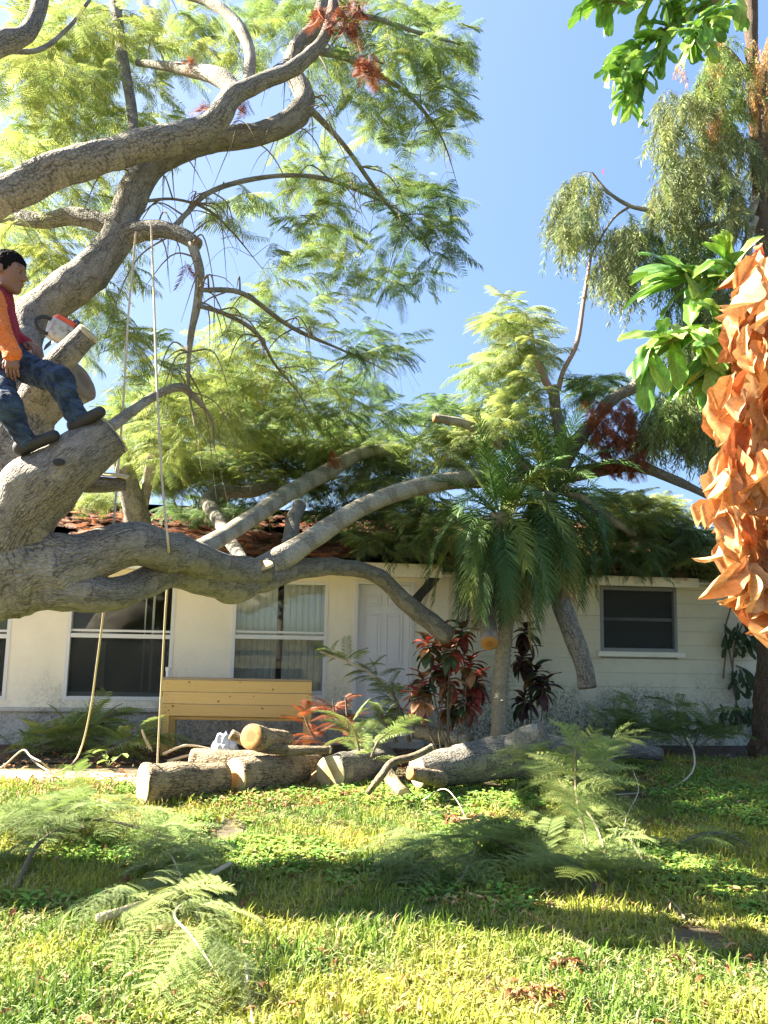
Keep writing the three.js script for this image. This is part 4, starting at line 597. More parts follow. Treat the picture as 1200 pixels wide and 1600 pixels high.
// ------------------------------------------------------------------ logs
const mWood = std({ map: tex(256, 256, (u, v) => { const g = fbm(u * 4, v * 40, 3, 4, 4); return mix3([0.50, 0.30, 0.13], [0.72, 0.52, 0.28], g); }), roughness: 0.85 });
function logThing(label, pts, cutA, cutB, { mat = mLog, extra, seed = 1, kA = 1, kB = 1, name = 'log', cat = 'log', group = 'sawn logs piled before the house' } = {}) {
  const lowest = pts.reduce((m, q) => Math.min(m, q.p.y - q.r), 9), c = pts[Math.floor(pts.length / 2)].p, t = thing(name, label, cat, V(c.x, Math.max(0, lowest), c.z), group);
  part('bark', tube(pts, { sides: 22, seg: 0.04, amp: 0.13, freq: 6, seed: seed * 3.7 }), mat, t);
  if (cutA) endCut(pts, cutA, t, false, kA); if (cutB) endCut(pts, cutB, t, true, kB); if (extra) extra(t); return t;
}
const OG = (px, py, r, lift = 0) => { const p = G(px, py); return { p: V(p.x, r + lift - 0.02, p.z), r }; };
logThing('nearest thick tan log with a pale slanted sawn end', [OG(222, 1256, 0.182), OG(285, 1250, 0.176), OG(346, 1241, 0.155)], mCutPale, mCutPale, { seed: 1, });
logThing('tan log butted against the nearest log below the bench', [OG(366, 1241, 0.172), OG(415, 1234, 0.168), OG(468, 1224, 0.158)], mCutPale, mCutPale, { seed: 2 });
logThing('log lying behind the two front logs, half hidden', [OG(300, 1214, 0.15), OG(400, 1217, 0.155), OG(496, 1212, 0.145)], mCutPale, mCutOrange, { seed: 3 });
logThing('short log lying on top of the pile with an orange sawn end', [{ p: P(393, 1151, 8.25), r: 0.122 }, { p: P(418, 1156, 8.5), r: 0.118 }, { p: P(445, 1160, 8.8), r: 0.11 }], mCutOrange, mCutOrange, { seed: 4 });
logThing('thin peeled branch lying across the log pile under the bench', L([362, 1148, 8.4, 15], [405, 1168, 8.4, 14], [450, 1172, 8.4, 14], [515, 1172, 8.5, 13]), mCutPale, mCutPale, { seed: 5, name: 'branch_piece', cat: 'branch' });
logThing('dark-barked log with a round pale yellow sawn face', [OG(516, 1233, 0.172), OG(560, 1222, 0.168), OG(602, 1210, 0.155)], mCutPale, mCutOrange, { seed: 6, kA: 1.0, mat: mBark });
logThing('biggest grey log stretched in front of the palm trunk', L([652, 1206, 8.3, 48], [700, 1198, 8.45, 56], [760, 1188, 8.6, 62], [830, 1180, 8.75, 66], [890, 1180, 8.85, 56], [950, 1188, 8.9, 42]), mCutPale, mCutOld, { seed: 7, mat: mBark, extra: t => { const l = L([790, 1185, 8.65, 50], [822, 1160, 8.55, 46], [852, 1148, 8.5, 42]); part('branch_stub', tube(l, { sides: 16, amp: 0.1 }), mSmooth, t); endCut(l, mCutOld, t); const s = L([690, 1218, 8.2, 26], [664, 1212, 8.0, 22], [642, 1208, 7.9, 20]); part('branch_stub', tube(s, { sides: 12, amp: 0.08 }), mLog, t); endCut(s, mCutOrange, t); } });
logThing('small pale sawn log end poking towards the lawn', [OG(604, 1222, 0.072, 0.05), OG(618, 1240, 0.072, 0.01), OG(630, 1252, 0.07)], mCutPale, mCutPale, { seed: 8 });
logThing('crooked pale branch leaning on the logs beside the fern', L([574, 1240, 7.7, 9], [596, 1212, 7.7, 12], [612, 1192, 7.8, 12], [646, 1182, 7.9, 11], [674, 1168, 8.0, 11]), null, mCutPale, { seed: 9, mat: mLog, name: 'branch_piece', cat: 'branch' });
logThing('mossy dark log in the shade beyond the biggest log', L([930, 1178, 10.0, 26], [980, 1172, 10.1, 26], [1030, 1178, 10.2, 20]), mCutOld, mCutOld, { seed: 10, mat: mBark });
logThing('grey log lying in the bed below the croton', L([648, 1142, 10.2, 22], [690, 1150, 10.1, 24], [735, 1158, 9.9, 22]), mCutOld, mCutOld, { seed: 12, mat: mSmooth });
{ const a = G(474, 1224), t = thing('wood_wedge', 'split orange-brown wedge of wood beside the pale-faced log', 'wood', V(a.x, 0, a.z)), sh = new THREE.Shape([[0, 0], [0.20, 0], [0.20, 0.16]].map(q => new THREE.Vector2(...q))), g = new THREE.ExtrudeGeometry(sh, { depth: 0.14, bevelSize: 0.006, bevelThickness: 0.006, bevelSegments: 1 }); g.translate(a.x, 0.01, a.z - 0.1); part('wood', g, mWood, t); }

// ------------------------------------------------------------------ cut leafy branches, ferns and sticks
const fernM = {}; for (const k in TONE) fernM[k] = [0.8, 1, 1.25].map(v => leafMat(TONE[k][0] * v, TONE[k][1] * v, TONE[k][2] * v, 0.42));
function leafyBranch(name, label, cat, stems, { n = 20, tone = 'm', size = 1, up = 0.4, seed = 1, geo = fineLeaf, mat = mTwig, group, lift = 0 } = {}) {
  const c = stems[0][0].p, t = thing(name, label, cat, V(c.x, 0, c.z), group), R = rng(seed);
  for (const l of stems) part('stem', tube(l, { sides: 7, seg: 0.06, amp: 0.05 }), mat, t);
  for (let i = 0; i < n; i++) {
    const l = stems[i % stems.length], cv = new THREE.CatmullRomCurve3(l.map(q => q.p)), u = 0.1 + 0.9 * R(), p = cv.getPoint(u), T = cv.getTangent(u);
    const d = T.clone().multiplyScalar(0.5).add(V((R() - 0.5) * 2, up * (0.3 + R()), (R() - 0.5) * 2)); p.y += lift * R();
    const tn = Array.isArray(tone) ? tone[Math.floor(R() * tone.length)] : tone;
    leafOn(t, 'compound_leaf', geo[Math.floor(R() * 3)], fernM[tn][Math.floor(R() * 3)], p, d, V((R() - 0.5) * 0.8, 1, (R() - 0.5) * 0.8), size * (0.7 + 0.6 * R()));
  }
  return t;
}
const GS = (pts, r, y = 0.03) => pts.map(([x, yy, h = 0], i) => { const p = G(x, yy); p.y = y + h; return { p, r: r * (1 - 0.6 * i / pts.length) }; });
const PS = (d, w, ...q) => L(...q.map(([x, y, dd = 0], i) => [x, y, d + dd, w * (1 - 0.6 * i / q.length)]));
leafyBranch('leafy_branch', 'heap of ferny cut branches against the grey wall base beside the ropes', 'branch', [PS(10.4, 7, [60, 1185], [130, 1150], [180, 1110]), PS(10.2, 7, [30, 1190], [90, 1165], [140, 1135]), PS(9.9, 6, [140, 1195], [190, 1165], [240, 1150]), PS(10.1, 6, [0, 1180], [60, 1165], [110, 1150])], { n: 120, tone: 'm', size: 1.05, up: 0.7, seed: 51 });
leafyBranch('leafy_branch', 'dark feathery branch lying on the lawn at the frame edge', 'branch', [GS([[20, 1400], [70, 1340, 0.1], [130, 1325, 0.16], [220, 1335, 0.14], [275, 1345, 0.08], [312, 1378]], 0.016), GS([[130, 1330, 0.12], [90, 1310, 0.16], [40, 1305, 0.1]], 0.008)], { n: 120, tone: 'm', size: 0.85, up: 0.2, seed: 52, lift: 0.12, geo: nearLeaf });
leafyBranch('leafy_branch', 'sunlit yellow-green ferny branch nearest the camera', 'branch', [GS([[150, 1462, 0.05], [215, 1446, 0.07], [290, 1420, 0.09], [358, 1390, 0.12]], 0.026), GS([[300, 1425, 0.05], [270, 1480, 0.12], [300, 1530, 0.14], [340, 1560, 0.06]], 0.008), GS([[290, 1420, 0.05], [270, 1385, 0.12], [255, 1365, 0.12]], 0.008)], { n: 90, tone: ['y', 'm'], size: 0.68, up: 0.05, seed: 53, mat: mTwigPale, lift: 0.16, geo: nearLeaf });
leafyBranch('leafy_branch', 'tall bushy cut branch upright in front of the biggest log', 'branch', [PS(6.6, 6, [930, 1400, -1.4], [915, 1310, -0.5], [900, 1235], [900, 1165]), GS([[960, 1400], [930, 1340, 0.2], [870, 1290, 0.35], [835, 1250, 0.4]], 0.012), GS([[900, 1330, 0.1], [940, 1270, 0.35], [960, 1235, 0.5]], 0.01), GS([[950, 1410], [900, 1385, 0.1], [850, 1370, 0.08]], 0.01)], { n: 220, tone: ['y', 'm'], size: 0.78, up: 0.3, seed: 54, geo: nearLeaf });
leafyBranch('leafy_branch', 'low green ferny branch in the shadow band mid-lawn', 'branch', [GS([[830, 1345], [760, 1340, 0.1], [690, 1345, 0.12], [610, 1360, 0.06]], 0.012), GS([[740, 1350, 0.05], [690, 1380, 0.08], [620, 1400, 0.04]], 0.008)], { n: 100, tone: 'm', size: 0.75, up: 0.2, seed: 55, lift: 0.14, geo: nearLeaf });
leafyBranch('leafy_branch', 'bright yellow-green ferny sprig standing up behind the pale-faced log', 'branch', [PS(8.8, 5, [560, 1200], [560, 1165], [548, 1130]), PS(8.8, 5, [575, 1200], [590, 1160], [612, 1140])], { n: 26, tone: ['y', 'm'], size: 0.85, up: 0.5, seed: 56 });
leafyBranch('dead_fern', 'rusty brown dead ferny sprig by the window corner', 'branch', [PS(9.6, 5, [560, 1190], [545, 1140], [540, 1092]), PS(9.6, 4, [550, 1150], [525, 1120], [520, 1095])], { n: 22, tone: 'b', size: 0.7, up: 0.5, seed: 57, group: 'dead ferny sprigs' });
leafyBranch('dead_fern', 'rusty brown dead sprig drooping at the end of the bench', 'branch', [PS(9.4, 5, [520, 1170], [490, 1150], [474, 1115])], { n: 16, tone: 'b', size: 0.7, up: 0.5, seed: 58, group: 'dead ferny sprigs' });
leafyBranch('leafy_branch', 'dark leafy branch arching in front of the white door', 'branch', [PS(10.4, 6, [622, 1150], [615, 1090], [590, 1062], [575, 1050], [545, 1035], [500, 1018])], { n: 40, tone: 'm', size: 0.72, up: 0.5, seed: 59, mat: mTwigPale });
leafyBranch('leafy_branch', 'dark leafy bush at the foot of the white door', 'branch', [PS(10.3, 6, [640, 1160], [630, 1120], [612, 1080]), PS(10.2, 6, [620, 1160], [600, 1130], [590, 1110])], { n: 30, tone: 'm', size: 0.8, up: 0.5, seed: 60 });
leafyBranch('fern', 'dark ferns growing below the right-hand window', 'fern', [PS(11.3, 2.5, [975, 1165], [972, 1150], [962, 1122]), PS(11.2, 2.5, [975, 1165], [958, 1152], [940, 1138]), PS(11.2, 2.5, [985, 1165], [1000, 1150], [1022, 1132]), PS(11.3, 2.5, [985, 1165], [988, 1140], [995, 1105])], { n: 60, tone: 'm', size: 0.85, up: 0.8, seed: 61 });
leafyBranch('fern', 'ferns with a paler sprig near the house corner', 'fern', [PS(11.3, 2.5, [1075, 1165], [1066, 1140], [1056, 1098]), PS(11.2, 2.5, [1085, 1165], [1096, 1140], [1122, 1115]), PS(11.0, 2.5, [1090, 1168], [1112, 1152], [1140, 1142]), PS(11.1, 2.5, [1070, 1168], [1050, 1152], [1036, 1140])], { n: 70, tone: 'm', size: 0.9, up: 0.7, seed: 62 });
leafyBranch('leafy_branch', 'green ferny trimmings on the lawn before the near shadow edge', 'branch', [GS([[1180, 1330], [1120, 1325, 0.08], [1060, 1335, 0.05]], 0.01)], { n: 16, tone: 'm', size: 0.8, up: 0.2, seed: 63 });
leafyBranch('leafy_branch', 'loose ferny trimmings beside the log pile on the grass', 'branch', [GS([[60, 1262], [120, 1258, 0.04], [180, 1268, 0.03]], 0.008)], { n: 12, tone: ['y', 'm'], size: 0.7, up: 0.2, seed: 64 });
{ // seedling
  const t = thing('seedling', 'small bright green seedling in the bed beside the rope', 'plant', G(168, 1198)), R = rng(3), sg = blade(0.14, 0.07, { tip: 0.7, lobes: 0.25, bend: 0.3, seed: 4 });
  for (const [x, y] of [[160, 1180], [166, 1172], [185, 1183], [172, 1188], [190, 1178]]) { const e = P(x, y, 9.0); part('stem', tube([{ p: BASE.get(t).clone(), r: 0.004 }, { p: e, r: 0.003 }], { sides: 5, amp: 0, seg: 0.1 }), fernM.m[1], t); leafOn(t, 'leaf', sg, greenM[2], e, V((R() - 0.5) * 2, 0.1, 0.6), V(0, 1, 0), 1); }
}
let stickN = 0;
function stick(label, pts, r = 0.008, mat = mTwigPale) { const c = pts[0].p, t = thing('stick', label, 'stick', V(c.x, 0, c.z), 'sticks on the lawn'); part('wood', tube(pts, { sides: 7, seg: 0.05, amp: 0.12, freq: 14, seed: ++stickN }), mat, t); return t; }
stick('pale hooked stick in the middle of the shadow band', GS([[692, 1412], [730, 1375, 0.05], [748, 1335, 0.12], [752, 1312, 0.16], [735, 1308, 0.1]], 0.010, 0.02));
stick('pale bent stick running down from the bushy cut branch', GS([[975, 1322, 0.1], [1008, 1368, 0.05], [1022, 1402, 0.02], [1050, 1418, 0.01], [1070, 1440]], 0.010, 0.02));
stick('thin wiry stick above the pale bent stick', GS([[990, 1240, 0.2], [998, 1265, 0.15], [980, 1300, 0.1], [965, 1345]], 0.006, 0.02));
stick('long straight orange-brown stick across the sunny lawn', GS([[728, 1404], [800, 1425], [860, 1455], [905, 1480], [948, 1506]], 0.011, 0.03), 0.01, mWood);
stick('curved peeled stick at the top of the sunny patch', GS([[1075, 1225, 0.45], [1085, 1222, 0.3], [1085, 1225, 0.15], [1060, 1232, 0.02], [1000, 1242], [960, 1245]], 0.012, 0.02));
stick('short thick pale stick upright at the bottom frame edge', GS([[384, 1530, 0.05], [388, 1565], [396, 1610]], 0.016, 0.02));
stick('thin stick among clippings at the shadow corner', GS([[480, 1332], [525, 1340, 0.02], [580, 1352]], 0.012, 0.02), 0.01, mTwig);
stick('twig lying on the red-brown litter by the big log', GS([[700, 1282], [760, 1296, 0.03], [825, 1300]], 0.010, 0.03), 0.01, mWood);
stick('thin arched twig below the crooked branch', GS([[660, 1258, 0.02], [690, 1262, 0.14], [712, 1275, 0.12], [732, 1292]], 0.006, 0.02));
stick('short dark stick at the shadow edge mid-lawn', GS([[850, 1405, 0.04], [868, 1432]], 0.008, 0.02));
stick('pale forked twig across the low ferny branch', GS([[650, 1365, 0.04], [700, 1368, 0.08], [735, 1372, 0.05], [748, 1395]], 0.007, 0.03));
stick('thin pale twig in the low ferny branch', GS([[820, 1360, 0.04], [860, 1372, 0.08], [895, 1378]], 0.006, 0.03));
stick('grey stick end poking from the dark lawn branch', GS([[180, 1405, 0.02], [205, 1418, 0.05], [225, 1432]], 0.012, 0.03));
for (const [i, q] of [[[255, 1178], [290, 1165], [330, 1170]], [[262, 1190], [300, 1180], [352, 1188]], [[235, 1170], [225, 1150], [222, 1140]]].entries()) stick(['thin pale twig in the bed left of the log pile', 'longer pale twig in the bed behind the nearest log', 'short upright twig in the bed beside the rope'][i], PS(9.6, 5, ...q));

// ------------------------------------------------------------------ ropes
const mRope = std({ map: tex(64, 64, (u, v) => { const s = 0.5 + 0.5 * Math.sin((u + v * 2) * 2 * PI * 2); return mix3([0.42, 0.33, 0.22], [0.66, 0.56, 0.42], s); }) });
function rope(label, pts, r = 0.0085) { const t = thing('rope', label, 'rope', pts[pts.length - 1].clone(), 'arborist ropes'); part('strand', tube(pts.map(p => ({ p, r })), { sides: 8, seg: 0.05, amp: 0, tile: 0.05 }), mRope, t); return t; }
rope('taut rope running from the leaning trunk down behind the nearest log', [P(236, 352, 6.5), P(240, 450, 6.35), P(246, 620, 6.1), P(254, 760, 5.9), P(262, 842, 5.74), P(264, 872, 5.98), P(263, 895, 6.6), P(259, 950, 6.8), P(254, 1040, 7.3), P(247, 1170, 8.0), P(245, 1222, 8.1)]);
const gr = (x, y) => { const p = G(x, y); p.y = 0.03; return p; };
rope('slack rope falling past the limb and curling on the bare soil', [P(212, 362, 6.5), P(206, 430, 6.5), P(200, 500, 6.4), P(194, 610, 6.3), P(184, 740, 6.2), P(178, 812, 6.1), P(170, 880, 6.25), P(162, 955, 6.4), P(151, 1040, 7.1), P(141, 1110, 7.9), P(128, 1165, 8.6), gr(112, 1198), gr(85, 1212), gr(65, 1203), gr(48, 1190)]);
rope('loose rope end arched over the bare soil at the frame edge', [gr(-20, 1215), P(8, 1195, 8.4), P(36, 1172, 8.4), P(48, 1182, 8.3), P(66, 1192, 8.2), gr(82, 1214)]);

// ------------------------------------------------------------------ small things by the wall
{ const b = V(P(260, 1100, 10.8).x, 0, -10.8), t = thing('vent_pipe', 'short white plastic pipe standing behind the bench end', 'pipe', b), y = P(260, 1043, 10.8).y, m = std({ color: rgb(0.75, 0.76, 0.76), roughness: 0.4 }), g = new THREE.CylinderGeometry(0.028, 0.028, y, 14); g.translate(b.x, y / 2, b.z); part('pipe', g, m, t); const c = new THREE.CylinderGeometry(0.036, 0.036, 0.05, 14); c.translate(b.x, y - 0.02, b.z); part('cap', c, m, t); }
{ const c = P(352, 1150, 9.6), t = thing('plastic_bag', 'crumpled blue-white plastic bag under the bench', 'bag', V(c.x, 0, c.z)), g = new THREE.IcosahedronGeometry(0.16, 4), p = g.attributes.position; for (let i = 0; i < p.count; i++) { const v = V(p.getX(i), p.getY(i), p.getZ(i)), k = 0.75 + 0.6 * Math.abs(noise3(v.x * 16 + 9, v.y * 16, v.z * 16) - 0.5) + 0.3 * noise3(v.x * 34, v.y * 34, v.z * 34); v.multiplyScalar(k); p.setXYZ(i, v.x * 0.9, v.y * 1.2, v.z * 0.7); } g.computeVertexNormals(); g.translate(c.x, 0.17, c.z); part('film', g, std({ color: rgb(0.50, 0.56, 0.66), roughness: 0.35 }), t); }
{ // vines on the shaded corner of the wall
  const vp = (x, y, o = 0.04) => { const l = wl(x, y, o); return hw(l.x, l.y, l.z); }, b = hw(wl(1145, 1100).x, 0, 0.1), t = thing('wall_vine', 'dark vine climbing the wall at the house corner', 'vine', b), R = rng(6);
  const lines = [[[1148, 1140], [1150, 1092], [1142, 1030], [1133, 985], [1140, 955], [1146, 912]], [[1160, 1140], [1145, 1060], [1150, 1000], [1165, 960], [1163, 915]], [[1150, 1040], [1170, 1050], [1178, 1080]], [[1136, 1000], [1130, 1060]]];
  for (const l of lines) { const pts = l.map(([x, y]) => ({ p: vp(x, y), r: 0.012 })); part('stem', tube(pts, { sides: 6, amp: 0.1 }), mTwig, t); }
  const vm = leafMat(0.06, 0.095, 0.035, 0.3); for (const [x, y, s, n] of [[1152, 995, 22, 34], [1160, 1062, 18, 30], [1170, 1000, 10, 18], [1175, 1110, 10, 24], [1140, 1115, 16, 20]]) for (let i = 0; i < n; i++) leafOn(t, 'leaf', greenG[i % 4], vm, vp(x + (R() - 0.5) * 2 * s, y + (R() - 0.5) * 2 * s, 0.06 + 0.15 * R()), V((R() - 0.5), -0.7, 0.3 + R() * 0.4), V(0, 0.3, 1), 0.5 + 0.3 * R());
}
{ const c = V(7.6, 0, -12.4), t = thing('hedge_bush', 'dark leafy bush beyond the house corner', 'shrub', c), R = rng(4), it = []; for (let i = 0; i < 700; i++) { const a = R() * 6.28, q = Math.sqrt(R()), p = V(c.x + Math.cos(a) * q * 1.1, 0.1 + 2.6 * R(), c.z + Math.sin(a) * q * 0.9); it.push({ m: M4(p, basis(V(R() - 0.5, -0.2 + 0.5 * R(), R() - 0.5), V(0, 1, 0)), 0.9 + 0.6 * R()), c: toneOf('g', R) }); } swarm('foliage', greenG[1], leafMat(1, 1, 1, 0.3), it, t); part('stem', tube([{ p: c.clone(), r: 0.06 }, { p: c.clone().add(V(0.1, 2, 0)), r: 0.02 }], { sides: 8 }), mTwig, t); }

// ------------------------------------------------------------------ person in the tree
const capsule = (p, a, b, ra, rb) => { const ab = b.clone().sub(a), h = clamp(p.clone().sub(a).dot(ab) / ab.lengthSq()); return p.distanceTo(a.clone().addScaledVector(ab, h)) - lerp(ra, rb, h); };
const smin = (a, b, k) => { const h = clamp(0.5 + 0.5 * (b - a) / k); return lerp(b, a, h) - k * h * (1 - h); };
function meshField(fn, c, half, res) {
  const mc = new MarchingCubes(res, new THREE.MeshStandardMaterial(), false, false, 200000); mc.isolation = 0; const v = V(0, 0, 0), hs = res / 2;
  for (let z = 0; z < res; z++) for (let y = 0; y < res; y++) for (let x = 0; x < res; x++) { v.set(c.x + (x - hs) / hs * half.x, c.y + (y - hs) / hs * half.y, c.z + (z - hs) / hs * half.z); mc.field[z * res * res + y * res + x] = -fn(v); }
  mc.update(); const n = mc.count ?? mc.geometry.drawRange.count, pos = Array.from(mc.positionArray.slice(0, n * 3)); for (let i = 0; i < n; i++) { pos[i * 3] = c.x + pos[i * 3] * half.x; pos[i * 3 + 1] = c.y + pos[i * 3 + 1] * half.y; pos[i * 3 + 2] = c.z + pos[i * 3 + 2] * half.z; }
  let g = new THREE.BufferGeometry(); g.setAttribute('position', new THREE.Float32BufferAttribute(pos, 3)); g = mergeVertices(g, 1e-5); g.computeVertexNormals();
  const gp = g.attributes.position, uv = []; for (let i = 0; i < gp.count; i++) uv.push((gp.getX(i) + 0.6 * gp.getZ(i)) * 5, gp.getY(i) * 5); g.setAttribute('uv', new THREE.Float32BufferAttribute(uv, 2)); return g;
}
{
  const J = { pelvis: P(0, 562, 5.46), belly: P(-6, 520, 5.48), chest: P(-14, 478, 5.49), neck: P(-2, 456, 5.48), head: P(13, 424, 5.45), nsh: P(-14, 468, 5.31), nel: P(-2, 514, 5.24), nwr: P(19, 553, 5.2), fsh: P(-8, 470, 5.64), fel: P(14, 528, 5.66), fwr: P(41, 537, 5.56), nhip: P(-12, 575, 5.36), nkn: P(10, 634, 5.16), nan: P(40, 690, 5.26), fhip: P(18, 566, 5.5), fkn: P(93, 594, 5.32), fan: P(122, 655, 5.36), nheel: P(34, 700, 5.27), ntoe: P(84, 681, 5.24), fheel: P(118, 664, 5.36), ftoe: P(156, 644, 5.33) };
  const base = P(60, 705, 5.3), t = thing('person', 'man in maroon and orange shirt and jeans standing on the sawn limb', 'person', base);
  const skinM = std({ color: rgb(0.20, 0.10, 0.06), roughness: 0.55 }), wrinkle = tex(256, 256, (u, v) => { const h = 0.65 * (1 - Math.abs(2 * fbm(u * 7 + 1.2 * fbm(u * 5, v * 5, 2, 2, 5), v * 7, 3, 3, 7) - 1)) + 0.35 * fbm(u * 40, v * 40, 5, 2, 40); return [h, h, h]; }, false), maroon = std({ color: rgb(0.30, 0.018, 0.04), roughness: 0.85, bumpMap: wrinkle, bumpScale: 0.03 }), orange = std({ color: rgb(0.80, 0.19, 0.03), roughness: 0.8, bumpMap: wrinkle, bumpScale: 0.03 });
  const denim = std({ map: tex(256, 256, (u, v) => { const n = fbm(u * 6, v * 6, 3, 4, 6), w = 0.85 + 0.3 * noise3(u * 128, v * 128, 1); return mix3([0.009, 0.020, 0.044], [0.045, 0.080, 0.135], step(0.3, 0.7, n)).map(q => q * w); }), roughness: 0.9, bumpMap: wrinkle, bumpScale: 0.035 }), boot = std({ color: rgb(0.018, 0.017, 0.018), roughness: 0.6 }), hairM = new THREE.MeshPhysicalMaterial({ color: rgb(0.008, 0.007, 0.007), roughness: 0.9, specularIntensity: 0.15, side: THREE.DoubleSide });
  const C = (a, b, ra, rb) => p => capsule(p, a, b, ra, rb);
  const torso = [C(J.pelvis, J.belly, 0.125, 0.125), C(J.belly, J.chest, 0.125, 0.14), C(J.nsh.clone().lerp(J.fsh, 0.1), J.fsh, 0.075, 0.07), C(J.chest, J.neck, 0.10, 0.055)], farArm = [C(J.fsh, J.fel, 0.058, 0.045), C(J.fel, J.fwr, 0.045, 0.032)], nearArm = [C(J.nsh, J.nel, 0.068, 0.056), C(J.nel, J.nwr, 0.056, 0.036)];
  const legs = [C(J.pelvis, J.nhip, 0.12, 0.10), C(J.pelvis, J.fhip, 0.12, 0.10), C(J.nhip, J.nkn, 0.092, 0.064), C(J.nkn, J.nan, 0.06, 0.048), C(J.fhip, J.fkn, 0.09, 0.064), C(J.fkn, J.fan, 0.06, 0.046)];
  const uni = (list, k, off = 0) => p => { let d = 9; for (const f of list) d = smin(d, f(p), k); return d - off; };
  const fold = (f, amp) => p => { const d = f(p); if (d > 0.06 || d < -0.06) return d; const n = fbm(p.x * 13 + p.y * 7, p.y * 17, p.z * 13, 2) - 0.5, r = Math.abs(noise3(p.x * 22 + n * 3, p.y * 46 + p.x * 30, p.z * 18) - 0.5); return d + amp * (n + 0.9 * (0.25 - r)); };
  // head: looking along +x, a little down
  const fw = V(0.99, -0.13, 0.04).normalize(), upv = V(0.08, 1, 0).sub(fw.clone().multiplyScalar(V(0.08, 1, 0).dot(fw))).normalize(), sd = V(0, 0, 0).crossVectors(fw, upv), HS = 1.14, H = (f, u, s) => J.head.clone().addScaledVector(fw, f).addScaledVector(upv, u).addScaledVector(sd, s);
  const ell = (c, a, b, cc) => p => { const q = p.clone().sub(c), x = q.dot(fw) / a, y = q.dot(upv) / b, z = q.dot(sd) / cc, l = Math.hypot(x, y, z); return (l - 1) * Math.min(a, b, cc); };
  const headF = p0 => { const p = J.head.clone().add(p0.clone().sub(J.head).divideScalar(HS));
    let d = ell(H(-0.012, 0.022, 0), 0.104, 0.094, 0.077)(p); d = smin(d, ell(H(0.035, -0.035, 0), 0.062, 0.088, 0.062)(p), 0.03); d = smin(d, C(H(0.012, -0.088, 0.03), H(0.072, -0.108, 0), 0.026, 0.022)(p), 0.025); d = smin(d, C(H(0.012, -0.088, -0.03), H(0.072, -0.108, 0), 0.026, 0.022)(p), 0.025);
    d = smin(d, C(H(0.088, 0.006, 0), H(0.116, -0.034, 0), 0.008, 0.013)(p), 0.012); for (const s of [-1, 1]) { d = smin(d, C(H(0.108, -0.038, 0), H(0.100, -0.042, 0.014 * s), 0.009, 0.009)(p), 0.006); d = smin(d, C(H(0.086, 0.018, 0.012 * s), H(0.074, 0.018, 0.045 * s), 0.010, 0.011)(p), 0.012); d = -smin(-d, ell(H(0.098, -0.002, 0.032 * s), 0.018, 0.011, 0.018)(p), 0.012); d = smin(d, ell(H(0.080, -0.002, 0.031 * s), 0.014, 0.011, 0.015)(p), 0.004); d = smin(d, ell(H(-0.012, -0.012, 0.077 * s), 0.022, 0.033, 0.011)(p), 0.006); }
    d = smin(d, C(H(0.096, -0.064, -0.018), H(0.098, -0.064, 0.018), 0.008, 0.008)(p), 0.007); d = smin(d, C(H(0.092, -0.079, -0.015), H(0.094, -0.079, 0.015), 0.009, 0.009)(p), 0.007); return d * HS;
  };
  const neckF = C(J.neck, H(-0.02, -0.05, 0), 0.060, 0.055);
  // hands: palm, four fingers, thumb
  const hand = (w, dir, palmN, curl) => { const d = dir.clone().normalize(), n = palmN.clone().sub(d.clone().multiplyScalar(palmN.dot(d))).normalize(), s = V(0, 0, 0).crossVectors(d, n), at = (a, b, c) => w.clone().addScaledVector(d, a).addScaledVector(s, b).addScaledVector(n, c); const fs = [C(at(0, 0, 0), at(0.03, 0, 0), 0.026, 0.028)]; for (let k = -1; k <= 1; k += 0.5) fs.push(C(at(0.02, k * 0.022, 0), at(0.085, k * 0.032, 0), 0.016, 0.014)); const out = [fs, []]; [[-1.5, 0.070], [-0.5, 0.082], [0.5, 0.078], [1.5, 0.062]].forEach(([k, l]) => { const a = at(0.085, k * 0.0205, 0), b = at(0.085 + l * 0.5, k * 0.022, curl * 0.4 * l), c = at(0.085 + l * 0.8, k * 0.022, curl * 0.9 * l), e = at(0.085 + l * 0.88, k * 0.021, curl * 1.35 * l); out[1].push(C(a, b, 0.0098, 0.009), C(b, c, 0.009, 0.0085), C(c, e, 0.0085, 0.007)); }); const th = [at(0.02, -0.028, 0.008), at(0.055, -0.052, 0.016), at(0.085, -0.056, 0.024)]; out[1].push(C(th[0], th[1], 0.014, 0.011), C(th[1], th[2], 0.011, 0.009)); return p => { let v = uni(out[0], 0.015)(p); for (const f of out[1]) v = smin(v, f(p), 0.004); return v; }; };
  const nHand = hand(J.nwr, V(0.10, -1, 0.05), V(-0.2, 0, -1), 0.45), fHand = hand(J.fwr, V(0.75, -0.35, 0.35), V(0, -1, 0), 0.5);
  const bodyF = uni([...torso, ...farArm, ...nearArm, ...legs, neckF], 0.05, 0.0);
  const mid = P(50, 560, 5.4), geos = [meshField(p => Math.min(bodyF(p), C(J.nan, J.nheel, 0.045, 0.04)(p), C(J.nheel, J.ntoe, 0.035, 0.03)(p), C(J.fan, J.fheel, 0.045, 0.04)(p), C(J.fheel, J.ftoe, 0.035, 0.03)(p)), mid, V(0.72, 0.85, 0.45), 96), meshField(p => Math.min(headF(p), neckF(p)), J.head.clone().add(V(0.0, -0.02, 0)), V(0.18, 0.19, 0.15), 84), meshField(nHand, J.nwr.clone().add(V(0.01, -0.09, 0)), V(0.09, 0.13, 0.09), 60), meshField(fHand, J.fwr.clone().add(V(0.07, -0.03, 0.03)), V(0.12, 0.1, 0.1), 60)];
  part('body', mergeGeometries(geos), skinM, t);
  part('shirt', meshField(fold(p => Math.max(uni([...torso, ...farArm], 0.05, 0.014)(p), p.clone().sub(H(0, -0.125, 0)).dot(upv)), 0.016), P(0, 500, 5.45), V(0.42, 0.42, 0.42), 84), maroon, t);
